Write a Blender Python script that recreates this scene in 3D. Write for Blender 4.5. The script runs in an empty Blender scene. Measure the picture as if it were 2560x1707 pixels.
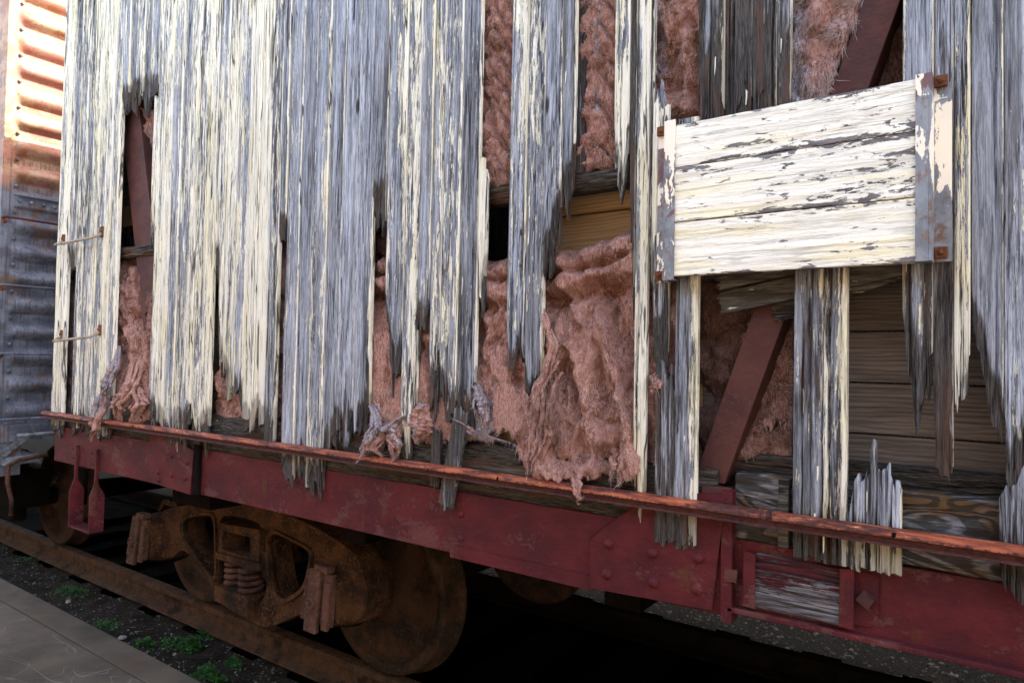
import bpy, bmesh, math, random
import numpy as np
from mathutils import Vector, Matrix
from mathutils.geometry import tessellate_polygon
R = math.radians
S = bpy.context.scene
COL = S.collection

# ---------------------------------------------------------------- camera
YAW, PITCH, ROLL, F, DIST, CZ = 0.953030472, 0.0279246, 0.0188803, 1712.63, 1.8106, 1.6114
fw = np.array([-math.cos(YAW)*math.cos(PITCH), math.sin(YAW)*math.cos(PITCH), math.sin(PITCH)])
rt = np.cross(fw, [0, 0, 1.]); rt /= np.linalg.norm(rt); up = np.cross(rt, fw)
c_, s_ = math.cos(ROLL), math.sin(ROLL)
rt, up = c_*rt+s_*up, -s_*rt+c_*up
CAMP = np.array([0, -DIST, CZ])
cd = bpy.data.cameras.new('camera'); cam = bpy.data.objects.new('camera', cd); COL.objects.link(cam)
cd.sensor_width = 36; cd.lens = F/2560*36; cd.clip_start = .05; cd.clip_end = 2000
M = Matrix(((rt[0], up[0], -fw[0], CAMP[0]), (rt[1], up[1], -fw[1], CAMP[1]), (rt[2], up[2], -fw[2], CAMP[2]), (0, 0, 0, 1)))
cam.matrix_world = M; S.camera = cam
cd.dof.use_dof = True; cd.dof.focus_distance = 2.3; cd.dof.aperture_fstop = 16.0

def ray(px, py):
    return fw+(px-1280)/F*rt-(py-853.5)/F*up
def W(px, py, y=0.):
    """the spot on the upright plane Y=y that was measured at this place of the survey photo"""
    d = ray(px, py); t = (y+DIST)/d[1]; q = CAMP+d*t
    return q[0], q[2]
def G(px, py, z):
    d = ray(px, py); t = (z-CZ)/d[2]; q = CAMP+d*t
    return q[0], q[1]
def E(px, py, x):
    d = ray(px, py); t = x/d[0]; q = CAMP+d*t
    return q[1], q[2]

# ---------------------------------------------------------------- light
SUN_EL, SUN_AZ = 42., 50.          # azimuth from +Y towards +X
w = bpy.data.worlds.new('World'); S.world = w; w.use_nodes = True
nt = w.node_tree; bg = nt.nodes['Background']
sky = nt.nodes.new('ShaderNodeTexSky'); sky.sky_type = 'NISHITA'; sky.sun_disc = False
sky.sun_elevation = R(SUN_EL); sky.sun_rotation = R(SUN_AZ); sky.air_density = 1.0; sky.dust_density = 1.6
mx = nt.nodes.new('ShaderNodeMix'); mx.data_type = 'RGBA'; mx.blend_type = 'MULTIPLY'; mx.inputs[0].default_value = 1; mx.inputs[7].default_value = (1.23, 1.01, .83, 1)   # camera white balance for open shade
nt.links.new(sky.outputs[0], mx.inputs[6]); nt.links.new(mx.outputs[2], bg.inputs[0]); bg.inputs[1].default_value = .13
sl = bpy.data.lights.new('sun', 'SUN'); sl.energy = 2.4; sl.angle = R(.53); sl.color = (1, .93, .82)
so = bpy.data.objects.new('sun', sl); COL.objects.link(so)
sd = Vector((math.sin(R(SUN_AZ))*math.cos(R(SUN_EL)), math.cos(R(SUN_AZ))*math.cos(R(SUN_EL)), math.sin(R(SUN_EL))))
so.rotation_euler = sd.to_track_quat('Z', 'Y').to_euler(); so.location = (4, 8, 12)
S.view_settings.view_transform = 'Standard'; S.view_settings.look = 'None'
S.view_settings.gamma = 1; S.view_settings.exposure = 3.45
S.cycles.max_bounces = 6; S.cycles.diffuse_bounces = 4

# ---------------------------------------------------------------- noise
def _h(ix, iy, s):
    n = (ix.astype(np.int64)*374761393+iy.astype(np.int64)*668265263+int(s)*974711) & 0xffffffff
    n = ((n ^ (n >> 13))*1274126177) & 0xffffffff
    n = (n ^ (n >> 16)) & 0xffffffff
    return n/4294967295.0
def vn(x, y, s=0):
    x = np.asarray(x, float); y = np.asarray(y, float); x, y = np.broadcast_arrays(x, y)
    ix = np.floor(x); iy = np.floor(y); fx = x-ix; fy = y-iy
    fx = fx*fx*(3-2*fx); fy = fy*fy*(3-2*fy)
    a = _h(ix, iy, s); b = _h(ix+1, iy, s); c = _h(ix, iy+1, s); d = _h(ix+1, iy+1, s)
    return (a*(1-fx)+b*fx)*(1-fy)+(c*(1-fx)+d*fx)*fy
def fbm(x, y, s=0, o=4):
    t = 0; a = .5; m = 0
    for i in range(o):
        t = t+a*vn(np.asarray(x)*2**i+i*17.3, np.asarray(y)*2**i+i*9.1, s+i*31); m += a; a *= .5
    return t/m
def ridge(x, y, s=0, o=3):
    t = 0; a = .5; m = 0
    for i in range(o):
        t = t+a*(1-np.abs(2*vn(np.asarray(x)*2**i+i*7.7, np.asarray(y)*2**i+i*3.1, s+i*57)-1)); m += a; a *= .5
    return t/m
def ss(a, b, x):
    t = np.clip((x-a)/(b-a), 0, 1); return t*t*(3-2*t)

# ---------------------------------------------------------------- materials
class NT:
    def __init__(s, name):
        s.m = bpy.data.materials.new(name); s.m.use_nodes = True; s.t = s.m.node_tree
        s.b = s.t.nodes['Principled BSDF']; s.tc = s.n('ShaderNodeTexCoord')
    def n(s, k, **kw):
        o = s.t.nodes.new(k)
        for a, v in kw.items(): setattr(o, a, v)
        return o
    def put(s, sock, v):
        if isinstance(v, (int, float)): sock.default_value = v
        elif isinstance(v, tuple): sock.default_value = v if len(v) != 3 or sock.type != 'RGBA' else (*v, 1)
        else: s.t.links.new(v, sock)
    def mp(s, sc, off=None, coord='Object'):
        v = s.n('ShaderNodeVectorMath', operation='MULTIPLY'); s.put(v.inputs[0], s.tc.outputs[coord]); v.inputs[1].default_value = sc
        o = v.outputs[0]
        if off is not None:
            a = s.n('ShaderNodeVectorMath', operation='ADD'); s.put(a.inputs[0], o); s.put(a.inputs[1], off); o = a.outputs[0]
        return o
    def noise(s, vec, scale=1., detail=4., rough=.55, dist=0.):
        o = s.n('ShaderNodeTexNoise'); s.put(o.inputs['Vector'], vec)
        o.inputs['Scale'].default_value = scale; o.inputs['Detail'].default_value = detail
        o.inputs['Roughness'].default_value = rough; o.inputs['Distortion'].default_value = dist
        return o.outputs['Fac']
    def vor(s, vec, scale, feature='F1', out='Distance'):
        o = s.n('ShaderNodeTexVoronoi', feature=feature); s.put(o.inputs['Vector'], vec); o.inputs['Scale'].default_value = scale
        return o.outputs[out]
    def math(s, op, a, b=0., c=None, clamp=False):
        o = s.n('ShaderNodeMath', operation=op); o.use_clamp = clamp
        s.put(o.inputs[0], a); s.put(o.inputs[1], b)
        if c is not None: s.put(o.inputs[2], c)
        return o.outputs[0]
    def step(s, v, a, b):
        o = s.n('ShaderNodeMapRange'); o.interpolation_type = 'SMOOTHSTEP'; s.put(o.inputs[0], v); s.put(o.inputs[1], a); s.put(o.inputs[2], b)
        return o.outputs[0]
    def mix(s, f, a, b):
        o = s.n('ShaderNodeMix', data_type='RGBA'); s.put(o.inputs[0], f); s.put(o.inputs[6], a); s.put(o.inputs[7], b)
        return o.outputs[2]
    def attr(s, name):
        o = s.n('ShaderNodeAttribute'); o.attribute_name = name; return o.outputs['Fac']
    def rnd(s):
        o = s.n('ShaderNodeObjectInfo'); c = s.n('ShaderNodeCombineXYZ')
        a = s.math('MULTIPLY', o.outputs['Random'], 37.); b = s.math('MULTIPLY', o.outputs['Random'], 71.)
        s.put(c.inputs[0], a); s.put(c.inputs[1], b); s.put(c.inputs[2], a)
        s.rv = o.outputs['Random']; return c.outputs[0]
    def fin(s, col, rough=.8, bump=None, bs=.4, bd=.01, spec=.3, metal=0.):
        s.put(s.b.inputs['Base Color'], col); s.put(s.b.inputs['Roughness'], rough)
        s.b.inputs['Specular IOR Level'].default_value = spec; s.b.inputs['Metallic'].default_value = metal
        if bump is not None:
            o = s.n('ShaderNodeBump'); s.put(o.inputs['Height'], bump); o.inputs['Strength'].default_value = bs; o.inputs['Distance'].default_value = bd
            s.put(s.b.inputs['Normal'], o.outputs[0])
        return s.m

def wood_mat(name, axis='Z', cream=(.84, .80, .67), fx=1., pscale=1., grey=((.175, .19, .225), (.48, .51, .58)), dark=(.010, .008, .007), paw=(.50, .34, .16), rotk=1., spec=.2, crk=1.):
    """bare weathered wood with flaking paint; attributes paint and rot give how much is left / how decayed"""
    t = NT(name); off = t.rnd()
    def v(a, l):
        return {'Z': (a, a*.3, l), 'X': (l, a*.3, a)}[axis]
    g1 = t.noise(t.mp(v(110*fx, 4.2), off), 1, 7, .7, .8)
    g2 = t.noise(t.mp(v(430*fx, 22.), off), 1, 5, .78)
    g3 = t.noise(t.mp(v(20*fx, .8), off), 1, 4, .6, .4)
    g4 = t.noise(t.mp(v(5*fx, 1.6), off), 1, 3, .6)
    gr = t.math('ADD', t.math('MULTIPLY', g1, .45), t.math('ADD', t.math('MULTIPLY', g2, .35), t.math('MULTIPLY', g3, .2)))
    col = t.mix(t.step(gr, .43, .57), grey[0], grey[1])
    warm = t.step(t.noise(t.mp(v(14*fx, 1.6), off), 1, 4, .6), .46, .68)
    col = t.mix(t.math('MULTIPLY', warm, .45), col, (grey[0][0]*1.25, grey[0][1]*1.1, grey[0][2]*.9))
    stain = t.math('MULTIPLY', t.step(t.noise(t.mp(v(24*fx, 1.3), off), 1, 6, .7, .5), .50, .64), .62*crk)
    col = t.mix(stain, col, (grey[0][0]*.42, grey[0][1]*.38, grey[0][2]*.33))
    tn = t.n('ShaderNodeVectorMath', operation='SCALE'); t.put(tn.inputs[0], col); t.put(tn.inputs[3], t.math('MULTIPLY_ADD', t.rv, .4, .78)); col = tn.outputs[0]
    # drying cracks: thin dark lines along the grain, more of them in some patches
    def lines(nz, wd): return t.step(t.math('ABSOLUTE', t.math('SUBTRACT', nz, .5)), wd, wd*.25)
    l1 = t.math('MULTIPLY', lines(t.noise(t.mp(v(52*fx, .9), off), 1, 3, .62, .8), .015), t.step(g4, .36, .52))
    l2 = t.math('MULTIPLY', lines(t.noise(t.mp(v(135*fx, 2.6), off), 1, 3, .65, .8), .026), t.step(g3, .42, .6))
    l3 = t.step(gr, .445, .40)
    g5 = t.noise(t.mp(v(17*fx, .55), off), 1, 4, .6, 1.0); g6 = t.noise(t.mp(v(9*fx, 2.2), off), 1, 5, .7)
    l0 = t.math('MULTIPLY', t.step(t.math('ABSOLUTE', t.math('SUBTRACT', g5, .5)), .018, .007), t.step(g6, .43, .52))
    cr = t.math('MAXIMUM', t.math('MAXIMUM', l0, l1), t.math('MAXIMUM', t.math('MULTIPLY', l2, .8), t.math('MULTIPLY', l3, .85)))
    cr = t.math('MULTIPLY', cr, t.math('MULTIPLY_ADD', t.step(t.noise(t.mp(v(9*fx, .7), off), 1, 3, .6), .42, .58), .7*crk, .3*crk)); col = t.mix(t.math('MULTIPLY', cr, .93), col, dark)
    # decay
    rn = t.noise(t.mp(v(55*fx, 3.), off), 1, 5, .68)
    rot = t.step(t.math('ADD', t.math('MULTIPLY', t.attr('rot'), 1.25*rotk), rn), .62, .76)
    rcol = t.mix(t.step(g2, .38, .62), (.007, .006, .005), (.085, .072, .06))
    rcol = t.mix(t.math('MULTIPLY', t.step(t.noise(t.mp(v(30*fx, 3.), off), 1, 3), .5, .66), .8), rcol, (.085, .04, .02))
    col = t.mix(t.math('MULTIPLY', rot, .93), col, rcol)
    # nail holes and small knots
    kd = t.vor(t.mp(v(7.5*fx, 2.4), off), 1, 'F1', 'Distance')
    col = t.mix(t.math('MULTIPLY', t.step(kd, .10, .045), .9), col, dark)
    # paint
    pa = t.noise(t.mp(v(58*fx*pscale, 5.0*pscale), off), 1, 8, .62, .8)
    pb = t.noise(t.mp(v(170*fx*pscale, 15.*pscale), off), 1, 5, .66, .5)
    pc = t.noise(t.mp(v(420*fx*pscale, 42.*pscale), off), 1, 3, .75)
    pn = t.math('ADD', t.math('MULTIPLY', pa, paw[0]), t.math('ADD', t.math('MULTIPLY', pb, paw[1]), t.math('MULTIPLY', pc, paw[2])))
    thr = t.math('MULTIPLY_ADD', t.attr('paint'), -.40, .70)
    d = t.math('SUBTRACT', pn, thr)
    pm = t.step(d, -.003, .004)
    edge = t.math('MULTIPLY', t.step(d, -.020, -.003), t.math('SUBTRACT', 1., pm))
    col = t.mix(t.math('MULTIPLY', edge, .65), col, (.04, .035, .04))
    pcol = t.mix(t.step(t.noise(t.mp(v(25, 2.5), off), 1, 3), .46, .66), cream, (cream[0]*1.0, cream[1]*.96, cream[2]*.80))
    pcol = t.mix(t.math('MULTIPLY', t.step(pc, .54, .70), .4), pcol, (.5*cream[0]/.82, .5*cream[1]/.8, .46*cream[2]/.66))
    pcol = t.mix(t.math('MULTIPLY', t.math('MAXIMUM', l0, t.math('MULTIPLY', l1, t.step(g1, .54, .46))), .9*crk), pcol, dark)
    pmr = t.math('MULTIPLY', pm, t.math('SUBTRACT', 1., t.math('MULTIPLY', rot, .6)))
    col = t.mix(pmr, col, pcol)
    h = t.math('ADD', t.math('MULTIPLY', gr, 1.5), t.math('ADD', t.math('MULTIPLY', pm, .25), t.math('MULTIPLY', cr, -.5)))
    return t.fin(col, .85, h, 1., .007, spec)

MAT = {}
MAT['siding'] = wood_mat('peeling_painted_siding')
MAT['placard'] = wood_mat('peeling_placard_boards', 'X', cream=(.90, .87, .76), fx=.40, pscale=2.3, grey=((.17, .16, .175), (.29, .275, .29)), paw=(.62, .28, .10), crk=.3)
MAT['timber'] = wood_mat('rotten_grey_timber', 'X', fx=.6, grey=((.050, .044, .036), (.19, .175, .15)))
def plank_mat(name, a, b, c):
    t = NT(name); off = t.rnd()
    wv = t.n('ShaderNodeTexWave'); wv.wave_type = 'BANDS'; wv.bands_direction = 'Z'
    t.put(wv.inputs['Vector'], t.mp((.35, .35, 1), off)); wv.inputs['Scale'].default_value = 26; wv.inputs['Distortion'].default_value = 9; wv.inputs['Detail'].default_value = 3; wv.inputs['Detail Scale'].default_value = .6
    g = t.noise(t.mp((5, 60, 160), off), 1, 5, .6)
    col = t.mix(t.step(g, .35, .65), a, b)
    col = t.mix(t.math('MULTIPLY', t.step(wv.outputs['Fac'], .62, 1.0), .4), col, c)
    tone = t.math('MULTIPLY_ADD', t.rv, .5, .7)
    m = t.n('ShaderNodeVectorMath', operation='SCALE'); t.put(m.inputs[0], col); t.put(m.inputs[3], tone)
    return t.fin(m.outputs[0], .8, g, .4, .004, .2)
MAT['lining'] = plank_mat('bare_lining_planks', (.115, .092, .076), (.205, .168, .142), (.030, .023, .018))
MAT['tan_lining'] = plank_mat('brown_lining_planks', (.27, .17, .08), (.38, .24, .12), (.14, .08, .04))
def swirl():
    t = NT('knotty_sill_timber'); n = t.n('ShaderNodeTexNoise'); t.put(n.inputs['Vector'], t.mp((3.2, 3, 9))); n.inputs['Scale'].default_value = 1; n.inputs['Detail'].default_value = 2; n.inputs['Distortion'].default_value = .8
    f = t.math('FRACT', t.math('MULTIPLY', n.outputs['Fac'], 10.)); g = t.noise(t.mp((14, 80, 150)), 1, 5, .7); p = t.noise(t.mp((4, 4, 12)), 1, 5, .65)
    col = t.mix(t.step(g, .4, .6), (.06, .057, .055), (.19, .188, .19)); col = t.mix(t.step(p, .5, .62), col, (.10, .055, .025))
    bl = t.math('MULTIPLY', t.step(t.math('ABSOLUTE', t.math('SUBTRACT', f, .5)), .30, .14), t.step(p, .36, .46)); col = t.mix(t.math('MULTIPLY', bl, .80), col, (.02, .016, .013))
    return t.fin(col, .85, t.math('ADD', g, t.math('MULTIPLY', bl, -.6)), .9, .006, .15)
MAT['swirl'] = swirl()
def red_mat(name, base, worn, amt):
    t = NT(name)
    a = t.noise(t.mp((4, 4, 6)), 1, 8, .68); b = t.noise(t.mp((60, 60, 60)), 1, 5, .7); c = t.noise(t.mp((24, 24, 1.6)), 1, 4, .6)
    e = t.noise(t.mp((5, 5, 7)), 1, 8, .72, .4)
    col = t.mix(t.step(a, .36, .64), (base[0]*.72, base[1]*.8, base[2]*.85), (base[0]*1.35, base[1]*1.3, base[2]*1.15))
    ch = t.step(t.math('ADD', t.math('MULTIPLY', e, .75), t.math('MULTIPLY', b, .25)), .60-amt, .615-amt)
    col = t.mix(t.math('MULTIPLY', ch, .5), col, worn)
    sc_ = t.math('MULTIPLY', t.step(t.noise(t.mp((150, 150, 190)), 1, 3, .7), .60, .66), t.step(e, .50, .60))
    col = t.mix(t.math('MULTIPLY', sc_, .7), col, (worn[0]*1.5, worn[1]*1.7, worn[2]*1.8))
    fl = t.step(t.noise(t.mp((190, 190, 190)), 1, 2), .72, .77)
    col = t.mix(t.math('MULTIPLY', fl, .4), col, (.20, .12, .11))
    dr = t.math('MULTIPLY', t.step(c, .55, .66), t.step(t.noise(t.mp((5, 5, 6)), 1, 4), .48, .6))
    col = t.mix(t.math('MULTIPLY', dr, .6), col, (.085, .032, .012))
    sp_ = t.step(t.noise(t.mp((26, 26, 12)), 1, 4, .6), .66, .73)
    col = t.mix(t.math('MULTIPLY', sp_, .8), col, (.060, .020, .010))
    h = t.math('ADD', t.math('MULTIPLY', b, .5), t.math('ADD', t.math('MULTIPLY', ch, -.6), t.math('MULTIPLY', a, 5.)))
    return t.fin(col, t.math('MULTIPLY_ADD', b, .3, .55), h, .6, .004, .18)
MAT['red'] = red_mat('maroon_painted_steel', (.070, .0098, .0130), (.115, .048, .042), .055)
MAT['brace'] = red_mat('dull_oxide_brace_steel', (.070, .027, .024), (.10, .052, .046), -.02)
def rust_mat(name, a, b, c, sc=1., spec=.12):
    t = NT(name)
    n1 = t.noise(t.mp((7*sc,)*3), 1, 8, .65); n2 = t.noise(t.mp((55*sc,)*3), 1, 5, .7); n3 = t.noise(t.mp((3*sc,)*3), 1, 4, .6)
    col = t.mix(t.step(n1, .36, .62), a, b); col = t.mix(t.step(n2, .5, .68), col, c)
    col = t.mix(t.math('MULTIPLY', t.step(n3, .52, .66), .8), col, (.010, .007, .006))
    return t.fin(col, .88, t.math('ADD', n2, t.math('MULTIPLY', n1, .7)), 1., .009, spec)
MAT['rust'] = rust_mat('cast_steel_rust', (.018, .009, .005), (.072, .032, .013), (.12, .058, .027))
MAT['rust_lid'] = rust_mat('journal_lid_rust', (.045, .022, .016), (.095, .045, .030), (.13, .072, .055))
MAT['wheel'] = rust_mat('wheel_rust', (.016, .011, .008), (.056, .027, .013), (.045, .037, .031))
MAT['shade_grease'] = rust_mat('greasy_shade_black_steel', (.004, .0035, .003), (.007, .0055, .0045), (.010, .007, .005), 1., .02)  # greasy steel, with the shade under the cars put into its near-black
MAT['rail'] = rust_mat('rail_rust', (.038, .021, .012), (.075, .040, .021), (.105, .056, .031), 2)
MAT['bolt'] = rust_mat('bolt_rust', (.16, .06, .03), (.25, .10, .05), (.1, .04, .02), 4)
MAT['grab'] = rust_mat('flaking_painted_rod', (.42, .34, .24), (.55, .46, .34), (.20, .08, .05), 5)
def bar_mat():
    t = NT('orange_rust_bar'); k = t.attr('lit')  # lit: amount of orange coating on the upper face
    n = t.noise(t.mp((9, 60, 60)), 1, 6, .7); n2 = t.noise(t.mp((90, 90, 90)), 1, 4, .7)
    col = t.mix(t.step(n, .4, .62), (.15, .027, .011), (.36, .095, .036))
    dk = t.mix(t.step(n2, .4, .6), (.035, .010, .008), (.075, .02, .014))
    f = t.step(t.math('ADD', k, t.math('MULTIPLY', t.math('SUBTRACT', n2, .5), 2.2)), .50, .70)  # orange coating on the upper face, patchy; lower lip dark
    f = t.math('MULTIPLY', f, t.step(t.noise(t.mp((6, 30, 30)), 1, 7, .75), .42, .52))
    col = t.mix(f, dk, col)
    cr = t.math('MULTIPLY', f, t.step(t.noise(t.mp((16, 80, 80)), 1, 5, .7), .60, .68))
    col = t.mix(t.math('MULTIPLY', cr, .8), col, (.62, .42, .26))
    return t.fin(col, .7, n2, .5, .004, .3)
MAT['bar'] = bar_mat()
def galv():
    t = NT('galvanised_bracket')
    n = t.noise(t.mp((14, 14, 9)), 1, 7, .65); n2 = t.noise(t.mp((60, 60, 30)), 1, 5, .7); n3 = t.noise(t.mp((11, 11, 6)), 1, 7, .7, .6)
    col = t.mix(t.step(n, .38, .6), (.13, .15, .175), (.24, .26, .285))
    col = t.mix(t.math('MULTIPLY', t.step(n2, .50, .64), .8), col, (.16, .085, .045)); n4 = t.noise(t.mp((9, 9, 12)), 1, 6, .7); col = t.mix(t.math('MULTIPLY', t.step(n4, .54, .64), .75), col, (.14, .065, .035))
    col = t.mix(t.math('MULTIPLY', t.step(n3, .57, .60), .85), col, (.13, .05, .045))
    p = t.noise(t.mp((26, 26, 9)), 1, 6, .6); thr = t.math('MULTIPLY_ADD', t.attr('paint'), -.5, .78)
    m = t.step(t.math('SUBTRACT', p, thr), -.004, .006)
    col = t.mix(m, col, (.80, .73, .60))
    return t.fin(col, .55, t.math('ADD', t.math('MULTIPLY', m, .6), t.math('MULTIPLY', n2, .3)), .5, .005, .4)
MAT['galv'] = galv()
def wool():
    t = NT('glass_wool'); g = t.attr('grey'); fb = t.attr('fib')
    n = t.noise(t.mp((12, 12, 9)), 1, 7, .65, .8); n2 = t.noise(t.mp((150, 150, 50)), 1, 4, .7, 1.5); n3 = t.noise(t.mp((5, 5, 4)), 1, 6, .65, .4)
    col = t.mix(t.step(n, .38, .60), (.185, .070, .048), (.39, .180, .142))
    col = t.mix(t.math('MULTIPLY', t.step(n2, .42, .60), .75), col, (.62, .40, .33))
    col = t.mix(t.math('MULTIPLY', t.step(t.noise(t.mp((7, 7, 5)), 1, 6, .7, .6), .54, .68), .6), col, (.11, .055, .040))
    gm = t.step(t.math('ADD', g, t.math('MULTIPLY', t.math('SUBTRACT', n3, .5), 2.6)), .38, .82)
    gcol = t.mix(t.step(n2, .38, .62), (.13, .105, .115), (.50, .45, .49))
    col = t.mix(gm, col, gcol)
    col = t.mix(t.math('MULTIPLY', fb, .40), col, (.70, .54, .49))
    d = t.attr('rot'); col = t.mix(d, col, (.03, .022, .02))  # per-blanket dark amount, mixes the wool toward near-black
    return t.fin(col, .95, t.math('ADD', n2, t.math('MULTIPLY', n, .8)), .9, .012, .1)
MAT['wool'] = wool()
def concrete():
    t = NT('stained_concrete')
    n = t.noise(t.mp((2.2, 2.2, 2)), 1, 8, .62); n2 = t.noise(t.mp((130,)*3), 1, 4, .7)
    ctr = t.noise(t.mp((.9, 1.6, 1)), 1.2, 1, .4, .8); ct2 = t.noise(t.mp((1.8, 2.6, 1)), 1., 1, .4, .6); sy = t.n('ShaderNodeSeparateXYZ'); t.put(sy.inputs[0], t.tc.outputs['Object'])
    col = t.mix(t.step(n, .35, .66), (.044, .033, .022), (.095, .073, .050))
    col = t.mix(t.math('MULTIPLY', t.step(n2, .45, .7), .3), col, (.095, .085, .075))
    rs = t.step(t.noise(t.mp((1.6, 5, 1)), 1, 7, .7), .48, .66); col = t.mix(t.math('MULTIPLY', rs, .6), col, (.085, .050, .030))
    ln = t.step(t.math('ABSOLUTE', t.math('SUBTRACT', ctr, .52)), .009, .0); l2 = t.step(t.math('ABSOLUTE', t.math('SUBTRACT', ct2, .46)), .010, .0)
    ln = t.math('MULTIPLY', t.math('MAXIMUM', ln, t.math('MULTIPLY', l2, .6)), t.step(t.noise(t.mp((3, 3, 1)), 1, 4), .40, .56)); ln = t.math('MULTIPLY', ln, t.step(sy.outputs[1], .05, .0))
    col = t.mix(t.math('MULTIPLY', ln, .7), col, (.17, .155, .14))
    return t.fin(col, .9, n2, .4, .004, .25)
MAT['concrete'] = concrete()
def soil():
    t = NT('dark_cinder_soil')
    sp = t.n('ShaderNodeSeparateXYZ'); t.put(sp.inputs[0], t.tc.outputs['Object'])
    n = t.noise(t.mp((6, 6, 6)), 1, 8, .7); n2 = t.noise(t.mp((90,)*3), 1, 5, .75); v = t.vor(t.mp((75,)*3), 1, 'F1', 'Color')
    col = t.mix(t.step(n, .35, .65), (.016, .013, .010), (.040, .031, .023))
    col = t.mix(t.step(n2, .55, .75), col, (.075, .068, .06))
    far = t.step(sp.outputs[1], 2.42, 2.56)
    gv = t.mix(.6, v, (.2, .19, .17)); gc = t.n('ShaderNodeVectorMath', operation='SCALE'); t.put(gc.inputs[0], t.mix(t.step(n2, .4, .65), (.028, .026, .020), (.075, .068, .058))); gc.inputs[3].default_value = 1.0
    col = t.mix(far, col, gc.outputs[0])
    shade_oil = t.math('MULTIPLY', t.step(sp.outputs[1], .72, .95), t.step(sp.outputs[1], 2.5, 2.3))
    col = t.mix(t.math('MULTIPLY', shade_oil, .93), col, (.0015, .0012, .001))  # oily soil, painted near-black to carry the shade under the car
    return t.fin(col, .95, t.math('ADD', n2, n), .9, .02, .02)
MAT['soil'] = soil()
def flat(name, c, rough=.8, var=.25, sc=30):
    t = NT(name); n = t.noise(t.mp((sc,)*3), 1, 4, .6)
    a = tuple(x*(1-var) for x in c); b = tuple(min(1, x*(1+var)) for x in c)
    return t.fin(t.mix(t.step(n, .35, .65), a, b), rough, n, .3, .004, .25)
MAT['weed'] = flat('weed_leaf', (.018, .062, .010), .6, .5, 40)
MAT['stone'] = flat('pale_stone', (.22, .185, .165), .85, .3, 60)
MAT['gravel'] = flat('grey_pebbles', (.10, .095, .085), .9, .6, 9)
MAT['roof'] = flat('roof_tar', (.06, .06, .06), .8)
MAT['tie'] = wood_mat('shaded_creosote_tie', 'Y' if False else 'X', fx=.5, grey=((.0015, .0013, .0011), (.0035, .003, .0026)), dark=(.0008, .0007, .0006), spec=0.)  # creosoted wood, with under-car shade put into the near-black colour
MAT['shade_wall_brick'] = flat('shade_wall_masonry', (.07, .055, .047), .9, .2, 5)
MAT['screen'] = flat('screen_painted_wood', (.24, .19, .14), .9, .2, 5)
MAT['web'] = flat('pale_steel', (.11, .12, .135), .6, .5, 20)
def corr():
    t = NT('corrugated_end_steel'); sp = t.n('ShaderNodeSeparateXYZ'); t.put(sp.inputs[0], t.tc.outputs['Object'])
    n = t.noise(t.mp((6, 6, 9)), 1, 7, .65); dr = t.noise(t.mp((70, 70, 2.2)), 1, 5, .6); n2 = t.noise(t.mp((60,)*3), 1, 5, .7); n3 = t.noise(t.mp((3, 3, 3)), 1, 6, .6)
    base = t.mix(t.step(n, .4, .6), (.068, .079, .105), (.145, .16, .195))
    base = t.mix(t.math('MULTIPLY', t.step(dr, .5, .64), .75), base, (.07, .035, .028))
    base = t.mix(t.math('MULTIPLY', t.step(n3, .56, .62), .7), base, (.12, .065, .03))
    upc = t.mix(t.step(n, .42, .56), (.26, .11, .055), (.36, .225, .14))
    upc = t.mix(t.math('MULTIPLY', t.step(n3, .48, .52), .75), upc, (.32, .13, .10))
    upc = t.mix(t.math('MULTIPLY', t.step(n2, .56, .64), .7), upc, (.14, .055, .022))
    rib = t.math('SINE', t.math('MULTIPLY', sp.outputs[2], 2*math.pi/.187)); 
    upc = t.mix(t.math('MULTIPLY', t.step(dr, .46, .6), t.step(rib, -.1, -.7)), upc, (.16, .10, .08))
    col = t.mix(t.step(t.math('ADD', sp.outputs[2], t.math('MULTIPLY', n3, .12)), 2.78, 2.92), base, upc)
    return t.fin(col, .6, n2, .3, .004, .35)
MAT['corr'] = corr()
def tag_mat():
    return None

# ---------------------------------------------------------------- building helpers
def mesh(name, V, Fc, mat, parent=None, org=(0, 0, 0), attrs=None, smooth=False, bevel=0, label=None, part_loc=True):
    """V in world coordinates; org = world position of the parent's origin"""
    V = np.asarray(V, float)-np.asarray(org, float)
    me = bpy.data.meshes.new(name); me.from_pydata(V.tolist(), [], Fc if isinstance(Fc, list) else Fc.tolist())
    if attrs:
        for k, v in attrs.items():
            a = me.attributes.new(k, 'FLOAT', 'POINT'); a.data.foreach_set('value', np.asarray(v, np.float32))
    if smooth: me.polygons.foreach_set('use_smooth', [True]*len(me.polygons))
    me.materials.append(mat if not isinstance(mat, str) else MAT[mat]); me.update()
    o = bpy.data.objects.new(name, me); COL.objects.link(o)
    if parent is not None: o.parent = parent
    if bevel:
        b = o.modifiers.new('bevel', 'BEVEL'); b.width = bevel; b.segments = 2; b.limit_method = 'ANGLE'; b.angle_limit = R(35)
    if label: o['label'] = label
    return o
def thing(name, label, cat, loc, group=None):
    o = bpy.data.objects.new(name, None); COL.objects.link(o); o.location = loc; o.empty_display_size = .2
    o['label'] = label; o['category'] = cat
    if group: o['group'] = group
    return o
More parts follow.
